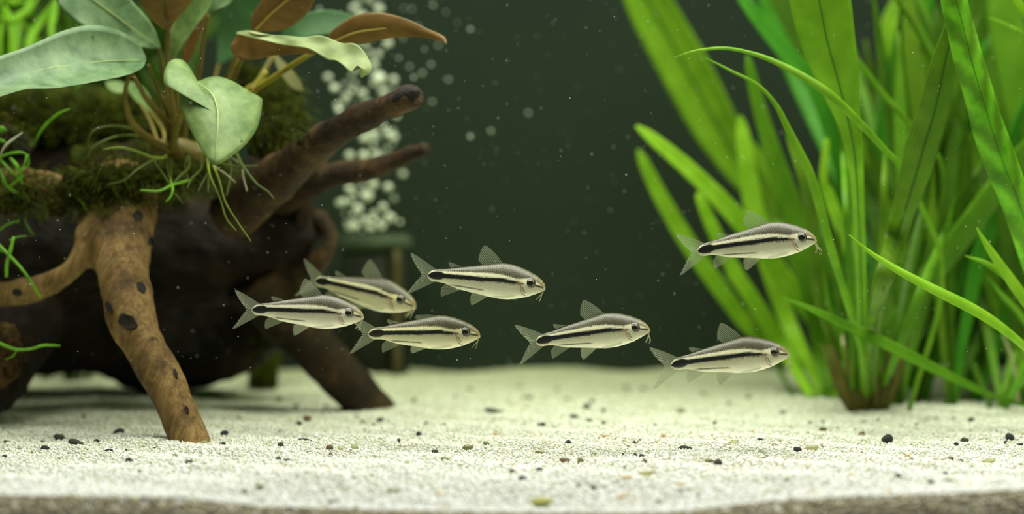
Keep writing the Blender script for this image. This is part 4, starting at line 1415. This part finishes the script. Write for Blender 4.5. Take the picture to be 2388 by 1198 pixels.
def make_fish(idx, snout, tail, d, label, bend=.02, arch=0.0, dyaw=0.0, tint=(1, 1, 1), dorsal=1.0, pelvic=1.0, barb=0.0, fat=1.0, tail_a=0.0):
    rnd = random.Random(100 + idx)
    S0, T0 = W(snout[0], snout[1], d - dyaw), W(tail[0], tail[1], d + dyaw)
    L = (S0 - T0).length
    ex = (S0 - T0).normalized()
    ey = Vector((0, 1, 0)) - ex * ex.y
    ey.normalize()
    ez = ey.cross(ex)
    if ez.z < 0:
        ez = -ez
    f = thing('pygmy_catfish', (S0 + T0) / 2 - ez * L * .14, label, 'fish', 'striped fish swimming in a loose school')

    def PT(s, y, z):
        """local point: s along the body, y sideways, z up; the body bows a little"""
        by = bend * math.sin(math.pi * (s - .15)) if s < 0.65 else bend * math.sin(math.pi * .5)
        za = arch * (s * (1 - s)) * 4 if s > 0 else arch * 4 * s * (1 - s)
        return T0 + ex * (s * L) + ey * ((y + by) * L) + ez * ((z + za) * L)
    nr, nc = 250, 96
    V, C, Fc = [], [], []
    for i in range(nr + 1):
        s = -.03 + 1.03 * i / nr
        s = s if s < .9 else .9 + .1 * (1 - (1 - (s - .9) / .1) ** 1.6)
        t, b, w = lerp_tab(TOPP, s) * fat, lerp_tab(BOTP, s) * fat, lerp_tab(WIDP, s)
        zc = t * .32 + b * .68 if s > .3 else (t + b) / 2
        zc = mixc(np.array([(t + b) / 2]), np.array([t * .35 + b * .65]), smooth(.15, .5, s))[0]
        for j in range(nc):
            th = 6.2832 * j / nc
            cy, sz = math.cos(th), math.sin(th)
            y = w * math.copysign(abs(cy) ** .92, cy)
            z = zc + (t - zc) * abs(sz) ** .95 if sz >= 0 else zc - (zc - b) * abs(sz) ** .85
            if sz >= 0:
                y *= 1 - .12 * sz * sz
            V.append(PT(s, y, z))
            C.append(fish_colour(s, z / fat, rnd, tint))
    for i in range(nr):
        for j in range(nc):
            k = (j + 1) % nc
            Fc.append((i * nc + j, i * nc + k, (i + 1) * nc + k, (i + 1) * nc + j))
    Fc.append(tuple(range(nc))[::-1])
    Fc.append(tuple(nr * nc + j for j in range(nc)))
    body = mesh_obj('body', V, Fc, BODY, parent=f)
    set_cols(body, C)

    def fin(name, B, E, yb, ye, m, nu=28, nv=8, lead=.0, curl=0.0):
        Bs, Es = spline(B, nu), spline(E, nu)
        V, Fc, UV = [], [], []
        for i in range(nu + 1):
            for j in range(nv + 1):
                v = j / nv
                s = Bs[i][0] * (1 - v) + Es[i][0] * v
                z = Bs[i][1] * (1 - v) + Es[i][1] * v + lead * math.sin(math.pi * v) * (1 - i / nu)
                y = yb * (1 - v) + ye * v + curl * v * v * math.sin(i / nu * 3) + .0015 * math.sin(i * 1.9)
                V.append(PT(s, y, z))
                UV.append((i / nu, v))
        for i in range(nu):
            for j in range(nv):
                a = i * (nv + 1) + j
                Fc.append((a, a + 1, a + nv + 2, a + nv + 1))
        return mesh_obj(name, V, Fc, m, parent=f, uvs=UV)
    ta = tail_a
    fin('tail_fin', [(.035, .062 * fat), (.012, .030), (.004, 0), (.012, -.030), (.04, -.048 * fat)],
        [(-.165, .172 + ta), (-.196, .180 + ta), (-.188, .150 + ta), (-.135, .068 + ta * .5), (-.085, .002), (-.125, -.062 + ta * .5), (-.172, -.138 + ta), (-.198, -.178 + ta), (-.16, -.168 + ta)], 0, .01, FINT, 44, 8, .004, .02)
    e = dorsal
    fin('dorsal_fin', [(.612, .170 * fat), (.52, .152 * fat), (.435, .138 * fat)],
        [(.455 - .03 * (1 - e), .15 + .16 * e), (.432 - .04 * (1 - e), .152 + .16 * e), (.412, .15 + .125 * e), (.398, .15 + .08 * e), (.392, .148 + .03 * e)], 0, .008, FIN, 26, 8, .012, .01)
    fin('adipose_fin', [(.258, .108 * fat), (.2, .098 * fat), (.165, .086 * fat)], [(.152, .137), (.142, .134), (.143, .112)], 0, .002, FIN, 10, 4)
    fin('anal_fin', [(.268, -.092 * fat), (.2, -.078), (.13, -.056)], [(.128, -.162), (.108, -.168), (.098, -.14), (.10, -.09)], 0, .004, FIN, 20, 6)
    for sd in (-1, 1):
        q = pelvic
        fin('pelvic_fin', [(.512, -.122 * fat), (.45, -.112), (.385, -.100)], [(.40, -.12 - .085 * q), (.376, -.12 - .092 * q), (.362, -.12 - .05 * q), (.365, -.118)], sd * .03, sd * .055, FIN, 18, 6)
        fin('pectoral_fin', [(.745, -.088), (.735, -.097), (.725, -.106)], [(.565, -.112), (.552, -.118), (.57, -.132), (.62, -.128)], sd * .098, sd * .128, FIN, 14, 6)
        # eye: gold-grey ball and black pupil
        ec, er = (.859, .026), .053
        wy = .098
        Vv, Fv, Cv = [], [], []
        n1, n2 = 22, 10
        for a in range(n2 + 1):
            ph = a / n2 * math.pi * .5
            for b in range(n1):
                th = 6.2832 * b / n1
                rr = math.sin(ph)
                Vv.append(PT(ec[0] + er * rr * math.cos(th), sd * (wy - .030 + .036 * math.cos(ph)), ec[1] + er * rr * math.sin(th)))
                g = np.array(srgb(150, 140, 112)) if rr < .62 else np.array(srgb(96, 88, 70))
                if rr > .88:
                    g = np.array(srgb(34, 32, 28))
                if .5 < rr < .62:
                    g = np.array(srgb(176, 160, 120))
                Cv.append(g)
        for a in range(n2):
            for b in range(n1):
                k = (b + 1) % n1
                Fv.append((a * n1 + b, a * n1 + k, (a + 1) * n1 + k, (a + 1) * n1 + b))
        eye = mesh_obj('eye', Vv, Fv, IRIS, parent=f)
        set_cols(eye, Cv)
        Vv, Fv = [], []
        for a in range(6):
            ph = a / 5 * math.pi * .5
            for b in range(16):
                th = 6.2832 * b / 16
                Vv.append(PT(ec[0] + .002 + er * .60 * math.sin(ph) * math.cos(th), sd * (wy - .004 + .014 * math.cos(ph)), ec[1] + er * .60 * math.sin(ph) * math.sin(th)))
        for a in range(5):
            for b in range(16):
                k = (b + 1) % 16
                Fv.append((a * 16 + b, a * 16 + k, (a + 1) * 16 + k, (a + 1) * 16 + b))
        mesh_obj('pupil', Vv, Fv, PUPIL, parent=eye)
        for q, (s1, z1) in enumerate([(.93 + barb, -.112), (.957 + barb * 1.2, -.125)]):
            pts = spline([(.985, sd * .012, -.012), (.975 + barb * .4, sd * .03, -.05), (s1 + .012, sd * (.04 + .01 * q), -.09), (s1, sd * (.045 + .012 * q), z1)], 10)
            Vb, Fb = tube_geo([PT(*p) for p in pts], [L * (.0058 * (1 - .75 * i / 10)) for i in range(11)], 6)
            mesh_obj('barbel', Vb, Fb, BARB, parent=f)
    return f


make_fish(1, (848, 740), (595, 723), .490, 'grey striped fish overlapping the drooping fish behind it, before the dark driftwood', arch=.006, tint=(1.02, 1.0, .98), tail_a=.0)
make_fish(2, (1272, 672), (1005, 643), .508, 'striped fish swimming highest over the open dark water', arch=.0, tint=(1, 1, .95))
make_fish(3, (1516, 769), (1257, 796), .496, 'striped fish with raised dorsal fin swimming over the open sand, its nose near another tail', arch=.012, tint=(1, 1, .93), barb=.02)
make_fish(4, (1841, 827), (1572, 851), .492, 'striped fish swimming lowest, its snout touching the lime leaves', arch=.012, tint=(.98, .98, .9), barb=.03)
make_fish(5, (1905, 560), (1634, 585), .497, 'striped fish with clear fins swimming in front of the lime tape grass', arch=.014, tint=(1, 1, .95), dorsal=.9, barb=.05)
make_fish(6, (1120, 783), (866, 779), .512, 'yellowish striped fish with its dorsal fin folded flat', arch=.004, tint=(1.0, .98, .84), dorsal=.16, pelvic=.55)
make_fish(7, (968, 716), (742, 656), .545, 'dimmer striped fish drooping nose-down behind the grey striped fish', arch=.008, dyaw=.004, tint=(.84, .82, .68), barb=-.01)

# ------------------------------------------------------------------ gravel on the sand
def pebble_mesh(name, seed, m):
    r = random.Random(seed)
    bm = bmesh.new()
    bmesh.ops.create_icosphere(bm, subdivisions=2, radius=1)
    dirs = [(Vector((r.gauss(0, 1), r.gauss(0, 1), r.gauss(0, 1))).normalized(), r.uniform(.55, .85)) for _ in range(7)]
    for v in bm.verts:
        p = v.co.copy()
        for dv, k in dirs:
            e = p.dot(dv)
            if e > k:
                p -= dv * (e - k) * .85
        v.co = p * (1 + r.uniform(-.04, .04))
    me = bpy.data.meshes.new(name)
    bm.to_mesh(me)
    bm.free()
    me.materials.append(m)
    me.polygons.foreach_set('use_smooth', [True] * len(me.polygons))
    return me


GK = {'k': ('black', 'small black gravel grain on the white sand', 'black gravel on the sand'), 'd': ('dark', 'small charcoal-olive gravel grain on the white sand', 'charcoal gravel on the sand'),
      'b': ('brown', 'small brown gravel grain on the white sand', 'brown gravel on the sand'), 'o': ('olive', 'small translucent olive gravel grain on the white sand', 'olive gravel on the sand'),
      'r': ('orange', 'small orange-tan gravel grain on the white sand', 'orange gravel on the sand'), 'p': ('pale', 'pale clear quartz grain half sunk in the white sand', 'clear quartz grains on the sand'),
      'y': ('yellow', 'yellow gravel piece on the white sand', None)}
PM = {k: [pebble_mesh('gravel_grain', 31 * i + ord(k), M[v[0]]) for i in range(4)] for k, v in GK.items()}
SPECIAL = {(2068, 1022): 'largest black gravel stone, angular with a teal sheen, on the white sand', (1264, 1168): 'long yellow-olive gravel stone lying near the front pane', (176, 1031): 'wide brown-black gravel piece beside the shade of the driftwood',
           (276, 1005): 'black gravel stone lying in the shade of the driftwood', (1153, 957): 'long blurred black gravel piece out on the far sand', (2355, 1017): 'tilted oval black gravel stone among smaller black grains',
           (1597, 1042): 'arched black gravel piece on the open sand', (710, 1024): 'long thin black gravel piece with bent end', (1460, 1111): 'orange-brown curved gravel piece on the sand', (769, 1042): 'brown gravel stone resting on an olive one'}
PEB = '''15 1028 12 9 d;100 1028 11 8 k;105 1042 19 12 k;138 1018 26 16 d;176 1031 36 13 d;207 1028 8 6 k;226 1026 14 11 k;276 1005 27 15 k;11 1061 11 8 k;18 1049 15 8 o;78 1052 11 7 o;253 1048 20 9 k;293 1047 10 6 k;362 1043 8 7 k;303 1071 20 10 k
437 1055 10 6 o;407 1060 14 10 o;440 1074 18 8 d;523 1008 22 13 k;519 1033 15 10 k;568 1018 10 6 o;480 1029 18 12 p;327 1097 14 9 k;585 1088 10 6 k;500 1086 9 8 d;107 1108 13 6 k;165 1089 11 8 o;58 1141 13 9 d;84 1161 10 8 d;202 1151 10 8 d
330 1138 10 7 k;436 1115 10 8 o;570 1143 17 16 o;585 1172 15 10 d;557 970 10 7 d;697 985 16 10 k;715 974 25 14 b;654 1002 12 6 k;710 1024 32 9 k;655 1035 13 14 d;832 968 9 8 k;846 980 9 7 k;886 978 21 11 k;871 988 8 8 k;892 998 8 7 k
880 1009 5 4 k;921 998 8 6 b;995 984 11 9 k;1036 987 9 8 k;978 1010 15 12 k;930 1025 9 10 d;769 1042 17 13 b;771 1056 11 11 o;754 1064 8 6 k;790 1060 8 7 k;650 1068 16 10 k;667 1070 16 8 d;633 1071 9 6 k;720 1052 7 5 b;798 1042 20 13 p
827 1041 18 14 p;1014 1051 18 13 d;1092 1042 26 15 o;1133 1032 15 12 o;1038 1067 19 10 o;948 1077 14 11 p;827 1111 17 11 o;893 1119 11 7 k;754 1102 10 6 d;917 1140 27 13 o;983 1134 14 9 o;1023 1149 18 10 r;606 1135 18 16 o;610 1165 17 10 k;684 1163 7 6 k
777 1167 26 9 d;898 1180 13 10 k;984 1170 16 6 d;1163 1140 6 5 k;1153 957 45 10 k;967 931 12 9 d;1155 1010 11 8 r;1195 1098 12 13 b;1229 925 24 8 k;1323 928 14 8 d;1370 946 18 12 k;1380 934 12 9 d;1407 954 12 9 d;1339 969 20 9 d;1373 979 16 10 k
1408 985 12 10 k;1262 987 24 10 d;1527 990 8 9 k;1667 985 10 11 k;1699 938 9 9 k;1620 964 8 6 k;1588 957 20 13 o;1324 1029 15 11 k;1361 1029 6 5 d;1409 1014 15 7 r;1547 1014 13 11 r;1441 1028 8 6 k;1480 1029 10 9 k;1493 1024 9 7 k;1465 1038 10 7 b
1597 1042 34 11 k;1453 1056 7 7 k;1482 1059 10 10 k;1498 1061 14 9 k;1503 1073 13 11 b;1510 1068 6 6 k;1261 1053 24 11 o;1317 1070 24 14 b;1354 1071 14 18 o;1294 1065 7 5 d;1258 1093 19 11 k;1458 1087 8 7 k;1219 1113 20 13 k;1460 1111 25 12 r;1441 1120 13 8 o
1348 1129 10 10 d;1386 1136 19 11 k;1264 1168 54 20 y;1451 1156 21 12 r;1351 1171 8 6 k;1535 1165 11 9 k;1589 1126 25 7 r;1608 1140 20 10 o;1587 1143 14 10 d;1630 1150 14 8 d;1674 1076 20 15 d;1655 1073 20 13 o;1687 1058 10 7 d;1773 1023 13 9 k;1782 1066 13 6 k
1756 1003 9 8 r;1652 1103 7 6 d;1509 1101 40 14 p;1714 1028 22 14 p;1361 1146 11 7 o;1795 1142 12 9 o;1826 960 16 11 d;1890 983 10 8 k;1941 972 7 6 k;1920 999 20 13 b;1919 982 10 8 d;1953 995 7 6 k;2014 980 9 6 k;2048 977 8 8 k;2010 1009 15 12 b
2028 1010 6 6 b;2068 1022 27 20 k;1860 1046 18 13 k;1891 1041 32 17 p;1806 1036 16 10 o;2154 1046 9 6 k;2228 1033 13 8 k;2249 1026 19 13 d;2265 976 17 12 k;2162 979 8 6 k;2182 972 10 6 k;2137 986 8 6 d;2223 972 10 7 d;2322 1002 8 6 k;2333 1005 8 5 k
2355 1017 20 17 k;2345 1029 9 9 k;2379 1033 13 7 k;2382 1019 8 7 k;1976 1075 8 8 k;2125 1068 11 9 d;2115 1062 14 12 r;2219 1067 14 11 b;2241 1071 9 9 b;2267 1087 14 9 k;2096 1108 15 14 k;2205 1102 12 11 k;2362 1090 14 7 k;2171 1124 18 14 d;2213 1119 24 10 o
2066 1096 8 6 k;2131 1096 8 5 k;2032 1093 16 6 o;1838 1115 16 11 o;1983 1106 18 10 r;1985 1140 9 7 k;2072 1142 17 10 r;1865 1093 5 4 k;1845 1160 13 10 k;1896 1149 11 9 r;1810 1146 16 9 o;2297 1111 14 7 o;2333 1122 18 6 d;2287 1135 9 7 d;2265 1127 13 10 r
2306 1072 30 12 p;1917 1039 8 6 b;1062 920 10 7 d;1300 905 12 8 d;1460 900 12 8 d;1500 905 12 8 d;1210 900 14 8 d;1096 905 12 7 d;1640 915 14 8 d;1745 925 12 8 d;690 945 16 9 d;650 930 16 9 d;760 945 12 8 d;195 970 14 9 d;315 960 10 7 p'''
rq = random.Random(3)
STONES = []
for tok in PEB.replace('\n', ';').split(';'):
    a = tok.split()
    px, py, pw, ph, k = float(a[0]), float(a[1]), float(a[2]), float(a[3]), a[4]
    d = on_sand(px, py + ph * .45)
    c = W(px, py, d)
    o = bpy.data.objects.new('gravel_grain', rq.choice(PM[k]))
    sx, sz = pw / 2 * d / F * 1.15, ph / 2 * d / F * 1.25
    o.scale = (sx, (sx + sz) * .55, sz)
    o.rotation_euler = (rq.uniform(-.2, .2), rq.uniform(-.25, .25), rq.choice([0, math.pi]) + rq.uniform(-.3, .3))
    o.location = (c.x, d, 0)
    R3 = o.rotation_euler.to_matrix()
    low = min((R3 @ Vector((v.co.x * o.scale.x, v.co.y * o.scale.y, v.co.z * o.scale.z))).z for v in o.data.vertices)
    o.location.z = sand_h(c.x, d) - .00035 - low
    STONES.append((c.x, d, sx))
    COL.objects.link(o)
    sp = SPECIAL.get((int(px), int(py)))
    tag(o, sp or GK[k][1], 'gravel', None if sp else GK[k][2])

build_sand_grains()

# ------------------------------------------------------------------ air box and bubbles
bxd = .765
box = thing('air_box', W(872, 868, bxd), 'dark box with a grey cap on the far sand under the bubbles', 'air box')


def bevel_box(name, x0, x1, y0, y1, depth0, depth1, m, parent, bev=.0012):
    bm = bmesh.new()
    a, b = W(x0, y1, depth0), W(x1, y0, depth0)
    r = bmesh.ops.create_cube(bm, size=1)
    for v in bm.verts:
        v.co = Vector((a.x if v.co.x < 0 else b.x, depth0 if v.co.y < 0 else depth1, a.z if v.co.z < 0 else b.z))
    bmesh.ops.bevel(bm, geom=list(bm.edges), offset=bev, segments=2, affect='EDGES')
    V = [v.co.copy() for v in bm.verts]
    Fc = [tuple(v.index for v in f.verts) for f in bm.faces]
    bm.free()
    return mesh_obj(name, V, Fc, m, parent=parent)


bevel_box('body', 796, 948, 582, 880, bxd, bxd + .022, M['hard'], box)
bevel_box('cap', 786, 958, 546, 584, bxd - .002, bxd + .024, M['cap'], box)
V, Fc = px_tube([(925, 580, bxd - .003, 11), (925, 700, bxd - .003, 11), (927, 875, bxd - .003, 11)], 6, 12)
mesh_obj('pipe', V, Fc, M['pipe'], parent=box)

def bubble_mat(name, op):
    m, nt, out = new_mat(name)
    p = N(nt, 'BsdfPrincipled', in_Roughness=0.12)
    p.inputs['Base Color'].default_value = (0.95, 0.98, 0.96, 1)
    tr = N(nt, 'BsdfTransparent')
    tr.inputs[0].default_value = (0.9, 0.97, 0.93, 1)
    lw = N(nt, 'MixShader', in_0=op)
    nt.links.new(tr.outputs[0], lw.inputs[1])
    nt.links.new(p.outputs[0], lw.inputs[2])
    nt.links.new(lw.outputs[0], out.inputs[0])
    return m


BUB, BUBF = bubble_mat('air_bubble', 0.95), bubble_mat('faint_air_bubble', 0.38)
bm = bmesh.new()
bmesh.ops.create_icosphere(bm, subdivisions=3, radius=1)
for v in bm.verts:
    v.co.z *= .88 + .05 * v.co.x
bub = bpy.data.meshes.new('bubble')
bm.to_mesh(bub)
bm.free()
bub.materials.append(BUB)
bub.polygons.foreach_set('use_smooth', [True] * len(bub.polygons))


BUBS = []
bubf = bub.copy()
bubf.materials.clear()
bubf.materials.append(BUBF)


def bubble(px, py, d, r, label, group, sx=1.0, faint=False):
    for _ in range(60):
        c = W(px, py, d)
        k = r * d / F * max(1, sx)
        if all((c - c2).length > k + k2 for c2, k2 in BUBS):
            break
        d = rb.uniform(.70, .785) if d > .69 else d
        px += rb.uniform(-2, 2)
        py += rb.uniform(-2, 2)
    BUBS.append((W(px, py, d), r * d / F * max(1, sx)))
    o = bpy.data.objects.new('bubble', bubf if faint else bub)
    o.location = W(px, py, d)
    k = r * d / F
    o.scale = (k * sx, k, k)
    o.rotation_euler = (0, rq.uniform(-.4, .4), rq.uniform(0, 6))
    COL.objects.link(o)
    return tag(o, label, 'bubble', group)


rb = random.Random(9)
LF = ('faint see-through air bubble among the silvery ones above the air box', 'faint bubbles in the bubble column')
LBL = ('small silvery air bubble rising in the column above the air box', 'air bubbles rising over the air box')
for (x, y, r) in [(825, 20, 9), (905, 100, 9), (883, 183, 15), (880, 128, 8), (780, 205, 9), (765, 180, 8), (893, 213, 9), (835, 486, 10), (855, 456, 13), (918, 320, 9), (893, 482, 8), (912, 508, 9), (872, 498, 8), (815, 440, 9), (870, 430, 10), (905, 436, 9),
                  (848, 362, 10), (880, 362, 9), (815, 362, 9), (870, 315, 12), (850, 322, 10), (808, 225, 9), (845, 218, 10), (787, 245, 7), (872, 150, 8), (918, 185, 8), (865, 530, 8), (890, 528, 7), (800, 470, 8), (850, 512, 8), (884, 20, 9), (886, 60, 7)]:
    bubble(x, y, rb.uniform(.735, .765), r * 1.15, *LBL)
bubble(822, 528, .75, 11, 'wide flattened bright bubble at the foot of the bubble column', None, 2.1)
bubble(692, 275, .68, 9, 'single bright bubble hovering over the moss beside the heart-shaped leaf', None, 1.4)
for i in range(120):
    y = rb.uniform(-90, 540)
    c = 862 - 4 * math.sin(y / 90)
    w = 34 + 16 * (y / 540)
    bubble(c + rb.gauss(0, 1) * w * .85, y, rb.uniform(.725, .78), rb.uniform(3.5, 9), *(LF if i % 5 < 3 else LBL), faint=i % 5 < 3)
L2 = ('faint small air bubble drifting beside the bubble column', 'stray air bubbles beside the column')
for (x, y, r) in [(955, 155, 6), (985, 170, 7), (965, 180, 6), (1005, 150, 6), (1008, 237, 6), (1010, 12, 6), (1097, 68, 6), (1066, 52, 3), (920, 55, 5), (940, 90, 5), (1022, 105, 6), (1046, 185, 6), (1097, 318, 7), (1145, 305, 6), (1232, 263, 6), (745, 20, 6), (960, 20, 5), (1040, 28, 4), (975, 60, 5), (930, 135, 5), (990, 115, 4)]:
    bubble(x, y, rb.uniform(.68, .75), r * .75, *L2, faint=True)

# ------------------------------------------------------------------ specks drifting in the water
k = 1500
dd = RNG.uniform(.42, .76, k)
xx = RNG.uniform(-60, 2450, k)
yy = RNG.uniform(-40, 860, k)
SOLID = []
for ob in list(COL.objects):
    if ob.type == 'MESH' and ob.get('kind') != 'stuff' and ob.name.split('.')[0] not in ('water', 'window_1', 'wall_back', 'wall_left', 'wall_right', 'floor_pane', 'gravel_grain', 'bubble', 'midrib'):
        base = root_of(ob).location
        vs = [v.co + base for v in ob.data.vertices]
        SOLID.append((BVHTree.FromPolygons(vs, [tuple(p.vertices) for p in ob.data.polygons]), [min(v[q] for v in vs) for q in range(3)], [max(v[q] for v in vs) for q in range(3)], ob.name.split('.')[0] in ('trunk', 'root', 'branch', 'moss_cushion', 'body', 'cap', 'algae_lump', 'floor', 'rhizome')))


def in_open_water(c):
    for (t, lo, hi, full) in SOLID:
        if any(c[q] < lo[q] - .001 or c[q] > hi[q] + .001 for q in range(3)):
            continue
        loc, nor, _i, dist = t.find_nearest(c)
        if dist < .0006 or (full and (c - loc).dot(nor) < 0):
            return False
    return all((c - c2).length > k2 + .0004 for c2, k2 in BUBS)


cen = []
for a, b, c in zip(xx, yy, dd):
    p = W(a, b, c)
    while not in_open_water(p):
        p = W(float(RNG.uniform(-60, 2450)), float(RNG.uniform(-40, 860)), float(c))
    cen.append(tuple(p))
cen = np.array(cen)
V, Fc = octa_cloud(cen, RNG.uniform(.4, 1.25, k) ** 1.5 * .00009 * (dd / .5), .9)
pal = np.array([srgb(220, 232, 220)] * len(V))
o = fast_mesh('drifting_speck', V, Fc, M['grain'], pal)
tag(o, 'tiny pale specks drifting throughout the water', 'particles', kind='stuff')
